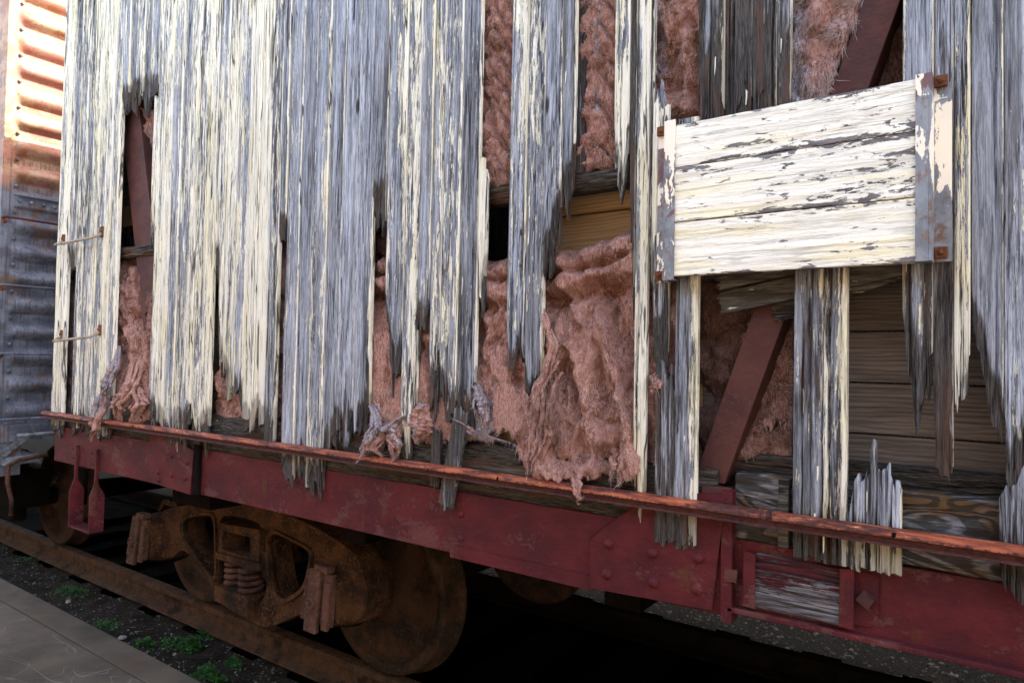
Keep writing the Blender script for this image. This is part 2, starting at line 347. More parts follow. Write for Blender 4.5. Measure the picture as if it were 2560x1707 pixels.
class MB:
    def __init__(s): s.V = []; s.F = []; s.A = {}
    def add(s, V, Fc, **a):
        n = len(s.V); V = [tuple(map(float, v)) for v in V]; s.V += V; s.F += [tuple(i+n for i in f) for f in Fc]
        for k in set(s.A) | set(a):
            s.A.setdefault(k, [0.]*n); v = a.get(k, 0.)
            s.A[k] += list(v) if hasattr(v, '__len__') else [v]*len(V)
        return s
    def box(s, a, b, **k):
        (x0, y0, z0), (x1, y1, z1) = a, b
        return s.add([(x0, y0, z0), (x1, y0, z0), (x1, y1, z0), (x0, y1, z0), (x0, y0, z1), (x1, y0, z1), (x1, y1, z1), (x0, y1, z1)],
                     [(0, 3, 2, 1), (4, 5, 6, 7), (0, 1, 5, 4), (1, 2, 6, 5), (2, 3, 7, 6), (3, 0, 4, 7)], **k)
    def poly(s, pts, y0, y1, holes=(), **k):
        """polygon in XZ extruded from Y y0 (front) to y1"""
        loops = [list(pts)]+[list(h) for h in holes]
        tri = tessellate_polygon([[Vector((x, z, 0)) for x, z in l] for l in loops])
        flat_ = [p for l in loops for p in l]; n = len(flat_)
        V = [(x, y0, z) for x, z in flat_]+[(x, y1, z) for x, z in flat_]
        Fc = [tuple(t_) for t_ in tri]+[tuple(i+n for i in t_[::-1]) for t_ in tri]
        o = 0
        for l in loops:
            m = len(l)
            for i in range(m):
                a, b = o+i, o+(i+1) % m; Fc.append((a, b, b+n, a+n))
            o += m
        return s.add(V, Fc, **k)
    def tube(s, pts, r, n=8, **k):
        P = [Vector(p) for p in pts]; V = []; Fc = []
        rr = r if hasattr(r, '__len__') else [r]*len(P)
        for i, p in enumerate(P):
            t = (P[min(i+1, len(P)-1)]-P[max(i-1, 0)]).normalized()
            u = t.orthogonal().normalized() if i == 0 else (u-t*u.dot(t)).normalized()
            v = t.cross(u)
            for j in range(n):
                a = 2*math.pi*j/n; V.append(p+(u*math.cos(a)+v*math.sin(a))*rr[i])
        for i in range(len(P)-1):
            for j in range(n):
                a, b = i*n+j, i*n+(j+1) % n; Fc.append((a, b, b+n, a+n))
        Fc.append(tuple(range(n))[::-1]); Fc.append(tuple((len(P)-1)*n+j for j in range(n)))
        return s.add(V, Fc, **k)
    def lathe(s, c, prof, n=48, **k):
        """profile (r, y) revolved about the Y axis through c"""
        V = []; Fc = []; m = len(prof)
        for i in range(n):
            a = 2*math.pi*i/n
            for r, y in prof: V.append((c[0]+r*math.cos(a), c[1]+y, c[2]+r*math.sin(a)))
        for i in range(n):
            for j in range(m-1):
                a = i*m+j; b = ((i+1) % n)*m+j; Fc.append((a, b, b+1, a+1))
        return s.add(V, Fc, **k)
    def dome(s, c, r, h, n=10, axis=(0, -1, 0), **k):
        """rivet head; axis = outward direction"""
        ax = Vector(axis).normalized(); u = ax.orthogonal().normalized(); v = ax.cross(u); V = []; Fc = []
        rings = 4
        for q in range(rings):
            a = q/rings*math.pi/2
            for j in range(n):
                b = 2*math.pi*j/n; V.append(Vector(c)+(u*math.cos(b)+v*math.sin(b))*r*math.cos(a)+ax*h*math.sin(a))
        V.append(Vector(c)+ax*h)
        for q in range(rings-1):
            for j in range(n): Fc.append((q*n+j, q*n+(j+1) % n, (q+1)*n+(j+1) % n, (q+1)*n+j))
        for j in range(n): Fc.append(((rings-1)*n+j, (rings-1)*n+(j+1) % n, rings*n))
        return s.add(V, Fc, **k)
    def build(s, name, mat, parent=None, org=(0, 0, 0), **k):
        return mesh(name, s.V, s.F, mat, parent, org, attrs=s.A or None, **k)

CAR = (-.8, 1.49, 0.)
car = thing('boxcar', 'weathered wooden boxcar with peeling cream boards, torn pink insulation and a maroon side sill', 'boxcar', CAR)
def part(mb, name, mat, parent=None, **k): return mb.build(name, mat, parent or car, CAR, **k)

XEND = W(140, 500)[0]      # left end of the car
ZTOP = 3.92

# ---------------------------------------------------------------- siding boards
def prof(pts, y=0.):
    q = sorted(W(a, b, y) for a, b in pts)
    xs = [p[0] for p in q]; zs = [p[1] for p in q]
    return lambda x: np.interp(x, xs, zs)
def pxden(x):   # how finely the eye sees the wall at x
    k = (x*fw[0]+DIST*fw[1]); return 685*DIST/k**2/1.0
def grid_faces(nr, nc, o=0, flip=False):
    a = (np.arange(nr-1)[:, None]*nc+np.arange(nc-1)[None, :]).ravel()+o
    f = np.stack([a, a+1, a+nc+1, a+nc], 1)
    return (f[:, ::-1] if flip else f).tolist()
def slab(xs, top, bot, y0, th, nr, relief, paint, rot, warp=None):
    """thick sheet over columns xs from top[] to bot[]; relief(x,z)->dy ; returns verts, faces, attrs"""
    nc = len(xs); v = np.linspace(0, 1, nr)[:, None]
    Z = top[None]*(1-v)+bot[None]*v; X = np.repeat(xs[None], nr, 0)
    if warp is not None: X = warp(X, Z)
    Yf = y0+relief(X, Z); Yb = np.maximum(y0+th, Yf+.002)
    V = np.concatenate([np.stack([X, Yf, Z], 2).reshape(-1, 3), np.stack([X, Yb, Z], 2).reshape(-1, 3)])
    n = nr*nc; Fc = grid_faces(nr, nc, 0, True)+grid_faces(nr, nc, n)
    r = np.arange(nr-1)
    L = r*nc; Fc += np.stack([L, L+nc, L+nc+n, L+n], 1)[:, ::-1].tolist()
    Rr = r*nc+nc-1; Fc += np.stack([Rr, Rr+nc, Rr+nc+n, Rr+n], 1).tolist()
    c = np.arange(nc-1); Fc += np.stack([c, c+1, c+1+n, c+n], 1).tolist()
    c2 = c+(nr-1)*nc; Fc += np.stack([c2, c2+1, c2+1+n, c2+n], 1)[:, ::-1].tolist()
    P = paint(X, Z).ravel(); Q = rot(X, Z).ravel()
    return V, Fc, np.concatenate([P, P]), np.concatenate([Q, Q])
def board(x0, x1, topf, botf, y0=0., th=.02, paint=.4, rot=0., seed=0, spl=.03, rag=1., under=True, name='siding_board', mat='siding', topspl=0., crack=1., label=None, parent=None, pfun=None, rotlen=.10, tilt=0.):
    rs = np.random.RandomState(seed); xm = (x0+x1)/2
    dx = min(.008, max(.0026, 1.0/pxden(xm))); xs = []; gid = []; md = []; x = x0; gi = 0
    while x < x1-1e-5:                       # bundles of fibres, each broken off at its own height
        wg = rs.uniform(1.6, 6.)*dx*(1.1 if rs.rand() < .7 else 2.2); wg = min(wg, x1-x)
        if x1-x-wg < dx*.9: wg = x1-x
        k_ = max(2, int(round(wg/dx))+1); q = np.linspace(x, x+wg, k_); q[0] += .0002 if gi else 0
        if gi: xs.append(x+.0001); gid.append(gi-1); md.append(1)
        xs += list(q); gid += [gi]*k_; md += [0]*k_; gi += 1; x += wg
    xs = np.array(xs); gid = np.array(gid); md = np.array(md); nc = len(xs)
    gx0 = np.array([xs[(gid == g) & (md == 0)].min() for g in range(gi)]); gx1 = np.array([xs[(gid == g) & (md == 0)].max() for g in range(gi)]); gc = ((gx0+gx1)/2)[gid]; gh = np.maximum((gx1-gx0)/2, 1e-4)[gid]
    gtp = rs.uniform(.0, .38, gi)[gid]; gof = (rs.rand(gi)**2*.010)[gid]; u_ = (xs-gc)/gh
    bdx = gx0[1:] if gi > 1 else np.array([x0-1]); nb_ = len(bdx)          # splits: where, from, to, how wide
    on = rs.rand(nb_) < .5*crack; sa = rs.uniform(1.0, 3.6, nb_); sb = sa+rs.exponential(.35, nb_)+.06; sw = (.0008+.0042*rs.rand(nb_)**2)*on*max(1, dx/.004)
    bot_ = rs.rand(nb_) < .4; 
    def split(X, Z, Bl):
        m = np.zeros_like(Z); 
        for b in range(nb_):
            if sw[b] <= 0: continue
            lo_, hi_ = (Bl-.05, Bl+(sb[b]-sa[b])) if bot_[b] else (sa[b], sb[b])
            wv_ = ss(lo_-.03, lo_+.03, Z)*ss(hi_+.06, hi_-.04, Z)
            m = m+wv_*sw[b]*np.exp(-((xs[None]-bdx[b])/(.003+dx*.6))**2)*np.sign(xs[None]-bdx[b]-1e-5)
        return m
    def deep(Z, Bl):
        m = np.zeros_like(Z)
        for b in range(nb_):
            c_i = np.where((md == 1) & (gid == b))[0]
            if len(c_i) == 0: continue
            c_i = c_i[0]; near = ss(.5*spl+.08, 0, Z[:, c_i]-Bl)
            lo_, hi_ = (Bl-.05, Bl+(sb[b]-sa[b])) if bot_[b] else (sa[b], sb[b])
            wv_ = ss(lo_-.03, lo_+.03, Z[:, c_i])*ss(hi_+.06, hi_-.04, Z[:, c_i])*(sw[b] > 0)
            m[:, c_i] = .022*np.maximum(wv_, near*.8)
        return m
    def spikes(amp, s2):
        r2 = np.random.RandomState(s2*13+seed % 1000); a = r2.normal(0, .45, gi)-(r2.rand(gi) < .16)*r2.uniform(.5, 1.9, gi)+(r2.rand(gi) < .2)*r2.uniform(.3, 1.2, gi)
        sl_ = r2.uniform(-.55, .55, gi); pt = (r2.rand(gi) < .28)*r2.uniform(.2, 1., gi)
        return amp*(a[gid]+sl_[gid]*u_*(gh/.006).clip(.3, 2)+pt[gid]*(np.abs(u_)-.5)+.25*(r2.rand(nc)-.5)+1.0*(fbm(xs*26, s2*1., s2, 2)-.5))
    B = botf(xs)+spikes(spl, seed % 97)*rag
    T = topf(xs)-(spikes(topspl, seed % 89+3) if topspl else 0)
    B = np.minimum(B, T-.01)
    L = float(np.mean(T-B)); nr = max(8, int(L/.028))
    cr = []
    for _ in range(rs.poisson(2.2*crack*max(.3, (x1-x0)/.083))):
        cx = rs.uniform(x0+.006, x1-.006); zb = rs.choice([0, 1]); h = rs.uniform(.1, .9)
        z0 = float(B.mean()) if zb else rs.uniform(B.mean(), T.mean()); cr.append((cx, z0, z0+h, rs.uniform(.0016, .0042), rs.uniform(.005, .014)))
    Bm = botf(xs); xs0 = xs.copy()
    def relief(X, Z, sh=0.):
        r = .004*(ridge(X*38, Z*1.3, seed, 3)-.5)+.0035*(fbm(X*150, Z*3., seed+3, 3)-.5)+.010*(fbm(X*9, Z*1.1, seed+8, 2)-.5)
        e = np.minimum(X-x0, x1-X); r = r+.004*ss(.006, 0, e)
        for cx, a, b, wd, dp in cr:
            c = cx+.005*(vn(Z*9, seed*1., seed)-.5)
            r = r+dp*ss(wd, 0, np.abs(X-c))*ss(a-.03, a+.03, Z)*ss(b+.05, b-.05, Z)
        if X.shape[1] == nc: r = r+deep(Z, float(Bm.mean()))
        near = ss(.16, 0, Z-np.interp(X, xs, Bm))
        r = r+near*(.006*(fbm(X*120, Z*8, seed+40, 3)-.35)+gof[None, :X.shape[1]] if X.shape[1] == nc else .004) + tilt*(Z-float(T.mean()))
        return r
    pf = pfun or (lambda X, Z: 0)
    def P(X, Z):
        near = ss(.10, 0, Z-np.interp(X, xs, Bm))
        side = ss(.0045, .0005, x1-X)*.75
        return np.clip(paint+.42*(fbm(X*26, Z*1.1, seed+21, 3)-.5)+.3*(fbm(X*7, Z*.8, 77, 2)-.5)+side+pf(X, Z)-.15*near, 0, 1.3)
    def Q(X, Z):
        near = ss(rotlen*1.4, 0, Z-np.interp(X, xs, Bm)); 
        return np.clip(rot+.42*near*fbm(X*40, Z*5, seed+9, 2)*1.6, 0, 1)
    V, Fc, p, q = slab(xs, T, B, y0, th, nr, relief, P, Q, warp=lambda X, Z: gc[None]+(X-gc[None])*(1-gtp[None]*ss(.5*spl+.10, -.01, Z-B[None])*ss(.0, .3, rag+.0)*(.85 if spl > .012 else .2))+split(X, Z, float(Bm.mean())))
    mb = MB(); mb.V = V.tolist(); mb.F = Fc; mb.A = {'paint': p.tolist(), 'rot': q.tolist()}
    if under and L > .25:
        B2 = botf(xs)-np.abs(spikes(spl*1.3, seed % 83+11))*.9-.012*rag*rs.rand(); T2 = B2*0+Bm.mean()+.22
        V2, F2, p2, q2 = slab(xs[1:-1], np.maximum(T2, B2+.05)[1:-1], B2[1:-1], y0+.010, th*.45, 12, lambda X, Z: .006*(fbm(X*130, Z*9, seed+4, 3)-.5), lambda X, Z: X*0-.2, lambda X, Z: X*0+.42)
        mb.add(V2.tolist(), F2, paint=p2.tolist(), rot=q2.tolist())
    if mat == 'siding' and xm > -2.6 and paint > .05 and name == 'siding_board':      # curling flakes of paint
        nf = int(9*min(paint, .6)*min(1.6, (x1-x0)/.07)); 
        for _ in range(nf):
            fx_, fz_ = rs.uniform(x0+.003, x1-.004), rs.uniform(float(B.mean())+.02, min(float(T.mean()), 2.6)); w_ = rs.uniform(.0010, .0026); l_ = rs.uniform(.02, .09); lf = rs.uniform(.001, .005); yb = y0-.001
            if fz_ < botf(np.array([fx_]))[0]+.03: continue
            mb.add([(fx_-w_, yb, fz_+l_*.5), (fx_+w_, yb-.0005, fz_+l_*rs.uniform(.3, .5)), (fx_-w_*.8, yb-lf*.3, fz_), (fx_+w_, yb-lf*.6, fz_), (fx_-w_*.6, yb-lf, fz_-l_*rs.uniform(.3, .5)), (fx_+w_*.5, yb-lf*1.3, fz_-l_*.4)],
                   [(0, 1, 3, 2), (2, 3, 5, 4)], paint=1.6, rot=0.)
    return part(mb, name, mat, parent, label=label)

top_all = lambda x: np.asarray(x)*0+ZTOP
PITCH_B = .083
seedc = [100]
def group(xl, xr, yref, bot, top=None, paint=.4, rot=0., spl=.03, n=None, edges=None, topspl=0., pfun=None, **k):
    X0 = W(xl, yref)[0]; X1 = W(xr, yref)[0]
    bf = prof(bot); tf = prof(top) if top else top_all
    if edges: ed = [X0]+[W(e, yref)[0] for e in edges]+[X1]
    else:
        m = n or max(1, round((X1-X0)/PITCH_B)); ed = list(np.linspace(X0, X1, m+1))
    for i in range(len(ed)-1):
        seedc[0] += 7; pv = paint[i % len(paint)] if isinstance(paint, (list, tuple)) else paint
        rsd = np.random.RandomState(seedc[0])
        y0 = .0022*rsd.uniform(-1, 1)+(.0025 if i % 2 else 0)
        board(ed[i]+.0007, ed[i+1]-.0007, tf, bf, y0, .019, pv+rsd.uniform(-.05, .05), rot, seedc[0], spl, topspl=topspl, pfun=pfun, **k)

H = lambda lo, hi, amt: (lambda X, Z: amt*ss(lo, hi, Z))
# far left, by the end of the car
group(143, 172, 560, [(122, 1062), (140, 1075), (168, 1062)], paint=[.55], spl=.02)
group(174, 191, 560, [(170, 662), (192, 668)], paint=.45, rot=.1, n=1)
group(192, 224, 560, [(180, 1066), (222, 1072)], paint=[.45, .4], rot=.05)
group(224, 293, 560, [(213, 1075), (235, 1078), (262, 1088), (272, 1060), (285, 900)], paint=[.52, .5, .66], spl=.025)
group(293, 383, 560, [(308, 252), (330, 246), (350, 232), (370, 236), (392, 228)], paint=[.42, .34, .42], rot=.05, spl=.05)
# strip left hanging beside the hole
board(W(377, 420)[0], W(409, 420)[0], prof([(380, 250), (415, 230)]), prof([(372, 590), (392, 580), (404, 560)]), .004, .017, .5, 0., 907, .05, topspl=.02)
# big cream group
group(384, 535, 560, [(376, 1034), (395, 1046), (405, 1070), (421, 1100), (430, 1060), (459, 1062), (470, 1050), (490, 1110), (500, 1062), (520, 1060), (535, 1045)],
      paint=[.50, .60, .46, .56, .52, .46], spl=.05, pfun=H(2.2, 1.3, .0))
group(535, 562, 560, [(526, 640), (545, 660), (548, 900), (565, 930)], paint=.5, n=1, rot=.12, spl=.06)
group(562, 616, 560, [(556, 925), (566, 945), (581, 958), (590, 970), (606, 1000), (612, 985)], paint=[.58, .5], spl=.045)
group(616, 672, 560, [(606, 1045), (620, 1062), (640, 1030), (655, 1068), (668, 1052)], paint=[.93, 1.02], spl=.03, pfun=H(3.2, 2.4, .15), crack=.4)
group(672, 697, 560, [(660, 1088), (680, 1095), (690, 1060)], paint=.3, n=1, rot=.14, spl=.03)
group(697, 714, 500, [(692, 585), (714, 592)], paint=.2, rot=.05, n=1, spl=.03)
group(714, 930, 560, [(700, 1170), (742, 1172), (748, 1150), (752, 1190), (802, 1194), (806, 1120), (816, 1118), (828, 1080), (845, 1072), (860, 1082), (870, 1064), (892, 1062), (905, 1055), (920, 1010)],
      paint=[.30, .16, .34, .16, .10, .18, .22, .10], spl=.04, rot=.02)
group(930, 964, 440, [(930, 516), (945, 518), (966, 505)], paint=.15, rot=.06, n=1, spl=.05)
group(964, 1010, 560, [(957, 770), (964, 800), (970, 840), (977, 900), (986, 925), (992, 900), (1002, 886), (1008, 860)], paint=[.42], n=1, spl=.05)
group(1010, 1046, 560, [(998, 1126), (1010, 1140), (1020, 1145), (1030, 1020)], paint=.5, n=1, spl=.03)
group(1046, 1076, 560, [(1042, 830), (1052, 800), (1062, 788), (1068, 740)], paint=.35, n=1, rot=.05, spl=.05)
group(1078, 1104, 560, [(1074, 980), (1088, 960), (1095, 900)], paint=.38, n=1, spl=.05, rot=.05)
group(1105, 1192, 560, [(1104, 960), (1114, 995), (1130, 1010), (1150, 1030), (1172, 1050), (1185, 960)], paint=[.42, .36, .46], spl=.05)
group(1193, 1214, 560, [(1188, 690), (1200, 748), (1210, 700)], paint=[.75], n=1, spl=.04, top=[(1185, 395), (1205, 420), (1222, 440)], topspl=.03)
group(1269, 1358, 560, [(1258, 905), (1270, 925), (1279, 915), (1292, 858), (1300, 870), (1312, 990), (1320, 1005), (1332, 990), (1345, 960)], paint=[.44, .3, .5], spl=.035, pfun=H(2.2, 2.5, .12))
group(1358, 1402, 500, [(1344, 690), (1356, 680), (1375, 630), (1388, 560), (1402, 520)], paint=[.22], n=1, spl=.04)
group(1402, 1436, 300, [(1395, 470), (1410, 460), (1421, 490), (1428, 440), (1435, 400)], paint=[.18], n=1, spl=.06)
group(1535, 1573, 200, [(1528, 382), (1540, 410), (1551, 480), (1560, 440), (1568, 400)], paint=[.5], n=1, spl=.06, pfun=H(2.6, 2.3, .18))
group(1573, 1588, 400, [(1566, 560), (1577, 565), (1580, 780), (1590, 800)], paint=.1, rot=.32, n=1, spl=.05)
group(1588, 1619, 560, [(1572, 1235), (1595, 1300), (1600, 1325), (1604, 1240), (1615, 1235)], paint=[.52], n=1, spl=.03, pfun=lambda X, Z: .25*ss(.008, .018, X-W(1588, 560)[0]))
board(W(1619, 560)[0]+.001, W(1629, 560)[0], top_all, prof([(1600, 700), (1640, 690)]), .004, .015, .35, .2, 991, .06)
group(1632, 1672, 560, [(1630, 860), (1640, 920), (1652, 880), (1660, 825), (1670, 800)], top=[(1630, 262), (1650, 244), (1668, 280), (1690, 270), (1720, 300)], paint=.30, n=1, spl=.05, rot=.1, topspl=.06)
board(W(1690, 720)[0], W(1745, 720)[0], prof([(1640, 300), (1690, 300), (1760, 290)]), prof([(1630, 1353), (1690, 1358), (1750, 1362)]), -.002, .021, .30, .12, 1300, .006, pfun=lambda X, Z: .5*ss(.028, .018, W(1745, 720)[0]-X)-.1, crack=2.)
board(W(1634, 1300)[0], W(1694, 1300)[0], prof([(1625, 985), (1655, 930), (1675, 925), (1700, 960)]), prof([(1630, 1353), (1690, 1358), (1750, 1362)]), .001, .018, .02, .17, 1307, .006, topspl=.07, crack=2.5, under=False)
group(1745, 1812, 100, [(1740, 300), (1800, 320), (1812, 280)], paint=[.22], n=1, rot=.14, spl=.08, rotlen=.3)
group(1812, 1880, 100, [(1812, 300), (1850, 260), (1860, 330), (1880, 300)], paint=[.18], n=1, rot=.2, spl=.09, rotlen=.35)
group(1880, 1942, 100, [(1880, 320), (1900, 280), (1920, 320), (1940, 300)], paint=[.2], n=1, rot=.17, spl=.09, rotlen=.3)
group(1942, 1977, 100, [(1940, 310), (1960, 270), (1980, 290)], paint=[.28], n=1, rot=.14, spl=.07, rotlen=.2)
# wide plank standing free under the placard
board(W(1985, 900)[0], W(2118, 900)[0], prof([(1980, 560), (2130, 560)]), prof([(1972, 1391), (2040, 1398), (2130, 1416)]), -.004, .026, .34, .135, 1404, .006, crack=3.5, pfun=lambda X, Z: (.45*ss(.014, .006, W(2118, 900)[0]-X)+.22*ss(.02, .0, np.abs(X-W(2062, 900)[0]))), under=False)
board(W(2111, 1300)[0], W(2253, 1300)[0], prof([(2111, 1255), (2134, 1222), (2160, 1225), (2185, 1190), (2207, 1187), (2226, 1206), (2253, 1222)]), prof([(2111, 1413), (2180, 1428), (2253, 1440)]), -.002, .022, .12, .12, 1411, .005, topspl=.05, crack=3., under=False, pfun=lambda X, Z: .5*ss(W(2180, 1325)[1], W(2180, 1335)[1], Z)+.5*ss(.02, .008, W(2253, 1300)[0]-X)*ss(1.2, 1.12, Z))
# right hand group
group(2255, 2334, 300, [(2262, 740), (2268, 835), (2276, 904), (2284, 1025), (2294, 1020), (2306, 985), (2318, 940), (2331, 922)], paint=[.2], n=1, spl=.05, rot=.06, rotlen=.28, pfun=lambda X, Z: .45*ss(.012, .004, X-W(2255, 300)[0]))
group(2334, 2392, 300, [(2332, 1095), (2350, 1160), (2385, 1172), (2396, 990)], paint=[.08], n=1, spl=.03, rot=.08, rotlen=.45, y0=.008) if False else board(W(2334, 500)[0], W(2384, 500)[0], top_all, prof([(2330, 1100), (2345, 1165), (2385, 1172), (2398, 1168)]), .006, .016, .10, .10, 1500, .03, rotlen=.5)
board(W(2386, 500)[0], W(2426, 500)[0], top_all, prof([(2378, 935), (2390, 962), (2417, 962), (2430, 900)]), -.003, .02, .50, 0., 1507, .04, pfun=lambda X, Z: .35*ss(2.0, 1.6, Z), rotlen=.03)
group(2428, 2510, 600, [(2424, 800), (2436, 830), (2448, 860), (2456, 900), (2463, 942), (2470, 1010), (2482, 1055), (2495, 1030), (2501, 1020), (2510, 1100)], paint=[.2], n=1, spl=.04, rot=.0, rotlen=.12)
group(2510, 2600, 600, [(2500, 1100), (2517, 1160), (2532, 1176), (2560, 1180), (2600, 1175)], paint=[.26], n=1, spl=.035, rot=.0, rotlen=.15)
board(W(2498, 1330)[0], W(2590, 1330)[0], prof([(2490, 1260), (2510, 1245), (2532, 1212), (2560, 1170), (2600, 1160)]), prof([(2498, 1420), (2510, 1460), (2520, 1482), (2560, 1492), (2600, 1500)]), .004, .02, .05, .08, 1600, .02, topspl=.02, under=False)
xr = W(2600, 600)[0]+.001; k = 0
while xr < 1.7:      # siding goes on to the right
    seedc[0] += 7; board(xr, xr+PITCH_B-.001, top_all, lambda x: np.asarray(x)*0+1.22, .002*(k % 2), .02, .22, 0., seedc[0], .06); xr += PITCH_B; k += 1
part(MB().box((xr, .004, 1.0), (5.2, .03, ZTOP)), 'side_wall', 'siding')

# broken pieces of siding lying at an angle
def slat(a, b, wpx, y, th, seed, paint=.1, rot=.1, name='broken_slat', label=None, mat='timber'):
    x0, z0 = W(*a, y); x1, z1 = W(*b, y); L = math.hypot(x1-x0, z1-z0); ang = math.atan2(z1-z0, x1-x0)
    hm = W(a[0], a[1], y)[1]-W(a[0], a[1]+wpx, y)[1]; n = max(8, int(L/.006)); m = max(5, int(hm/.004))
    s = np.linspace(0, L, n); rs = np.random.RandomState(seed); V = []; A = []; B = []
    for face in (0, 1):
        for j in range(m):
            t = j/(m-1)-.5; e0 = -rs.rand()**2*.02; e1 = rs.rand()**2*.02
            for i in range(n):
                u = s[i]+(e0 if i == 0 else 0)+(e1 if i == n-1 else 0)
                X = x0+u*math.cos(ang)-t*hm*math.sin(ang); Z = z0+u*math.sin(ang)+t*hm*math.cos(ang)
                V.append((X, y+(th if face else .005*float(ridge(u*6, t*hm*120, seed))), Z)); A.append(paint+.3*float(fbm(u*8, t*9, seed))); B.append(rot)
    Fc = grid_faces(m, n, 0)+grid_faces(m, n, m*n, True); N = m*n
    for i in range(n-1): Fc += [(i, i+N, i+1+N, i+1), (N-n+i, N-n+i+1, 2*N-n+i+1, 2*N-n+i)]
    for j in range(m-1): a_, b_ = j*n, j*n+n-1; Fc += [(a_, a_+n, a_+n+N, a_+N), (b_, b_+N, b_+n+N, b_+n)]
    mb = MB(); mb.add(V, Fc, paint=A, rot=B); return part(mb, name, mat, label=label)
slat((1803, 708), (2010, 662), 32, .030, .02, 31, .1)
slat((1806, 758), (2262, 656), 52, .018, .018, 32, .12, .05)
slat((1942, 782), (2262, 668), 44, .040, .02, 33, .15, .05)
bx = slat((1152, 1030), (1110, 1262), 46, -.012, .016, 35, .08, .22, mat='siding', label='broken board stub leaning over the rusty bar')
slat((1088, 1085), (1083, 1215), 30, .004, .014, 36, .0, .3, mat='siding')

# ---------------------------------------------------------------- inner structure
def zof(px, py, y): return W(px, py, y)[1]
Yl = .165
zs0 = zof(2200, 830, Yl); pl = zof(2200, 830, Yl)-zof(2200, 959, Yl)
zz = zs0+pl*16
kk = 0
while zz > 1.02:
    tan = zz > 1.95 and zz < 2.6
    lo = max(zz-pl+.004, 1.0)
    x1_ = W(1760, 600, Yl)[0]
    if tan and zz < 2.45: xs_ = W(1345, 550, Yl)[0]
    else: xs_ = XEND+.1
    for (xa, xb, mt) in ((xs_, x1_, 'tan_lining' if zz < 2.55 else 'lining'), (x1_+.003, 5.1, 'lining')):
        y_ = Yl+.002*((kk*7) % 3); mb = MB(); mb.box((xa, y_, lo), (xb, y_+.02, zz)); part(mb, 'lining_plank', mt, bevel=.0015); kk += 1
    zz -= pl
belt = MB(); z1, z0 = zof(1500, 424, .045), zof(1500, 472, .045)
def rough_beam(x0, x1, z0, z1, y0, y1, seed, nx=260, dipamp=.006, rot=.1, paint=-.3, cut=None):
    """a decayed timber: front face and top face with eaten edges"""
    xs = np.linspace(x0, x1, nx); ny = 9
    path = [(y1, z0), (y0+.01, z0), (y0, z0+.01)]+[(y0, z0+.01+(z1-z0-.02)*t) for t in np.linspace(.1, 1, ny)]+[(y0+.012, z1), (y0+(y1-y0)*.5, z1), (y1, z1)]
    V = []; m = len(path); A = []
    for j, (y, z) in enumerate(path):
        X = xs; d = fbm(X*7, z*45+j*.7, seed, 4)-.5; d2 = ridge(X*3, z*70+j, seed+2, 3)-.5
        Y = y+(.02*d+.012*d2)*(1 if 0 < j < m-1 else 0); Z = z+dipamp*(fbm(X*12, j*.9, seed+5, 4)-.5)*2*(1 if 0 < j < m-1 else 0)
        V += np.stack([X, Y, Z], 1).tolist(); A += (rot+.25*fbm(X*4, z*10+j, seed+9, 3)).tolist()
    mb = MB(); mb.add(V, grid_faces(m, nx, 0, True)+[tuple(j*nx for j in range(m)), tuple(j*nx+nx-1 for j in range(m))[::-1]], paint=paint, rot=A); return mb
part(rough_beam(XEND+.1, 5.0, z0, z1, .04, .10, 5, 500), 'belt_beam', 'timber', smooth=False)
z1, z0 = zof(1200, 1112, .035), zof(1200, 1243, .035)
part(rough_beam(XEND+.12, W(1790, 1200, .03)[0], z0, z1, .035, .13, 6, 700, .010, .12), 'sill_timber', 'timber')
part(rough_beam(W(1835, 1200, .03)[0], 5.0, z0, z1, .04, .14, 9, 700, .006, .0, -.3), 'sill_timber', 'swirl')
# inner upper planks of black rotten wood behind the sill timber, and the floor
part(MB().box((XEND+.05, .14, .99), (5.1, 2.9, 1.06)), 'floor', 'lining')
part(rough_beam(W(1830, 1180, .1)[0], 5.0, zof(2300, 1218, .12)-.02, zof(2300, 1170, .12), .10, .16, 14, 300, .012, .5), 'floor_stringer', 'timber')
# roof, far side, ends
rb = MB(); n = 12
ys = np.linspace(-.06, 3.04, n+1); zr = 4.02+.10*np.sin(np.linspace(0, math.pi, n+1))
V = [(x, y, z) for z_off in (0, .05) for x in (XEND-.06, 5.25) for y, z in zip(ys, zr+z_off-.08)]
N = n+1; Fc = []
for i in range(n):
    Fc += [(i, i+1, i+1+N, i+N), (2*N+i, 3*N+i, 3*N+i+1, 2*N+i+1), (i, 2*N+i, 2*N+i+1, i+1), (N+i, N+i+1, 3*N+i+1, 3*N+i)]
Fc += [(0, N, 3*N, 2*N), (n, 2*N+n, 3*N+n, N+n)]
part(rb.add(V, Fc), 'roof', 'roof')
part(MB().box((XEND, 2.94, 1.0), (5.2, 2.98, ZTOP)), 'far_side_wall', 'siding')
part(MB().box((XEND+.05, .035, 1.12), (XEND+.08, 2.93, ZTOP)), 'end_wall', 'siding')
part(MB().box((5.16, .04, .98), (5.2, 2.93, ZTOP)), 'end_wall', 'siding')
# vertical posts inside: dark grooved studs next to the wool
for (pa, pb, y, nm) in ((1440, 1462, .05, 'stud'),):
    part(MB().box((W(pa, 200, y)[0], y, zof(1500, 424, .045)+.0), (W(pb, 200, y)[0], y+.08, ZTOP), paint=-.3, rot=.25), nm, 'siding')

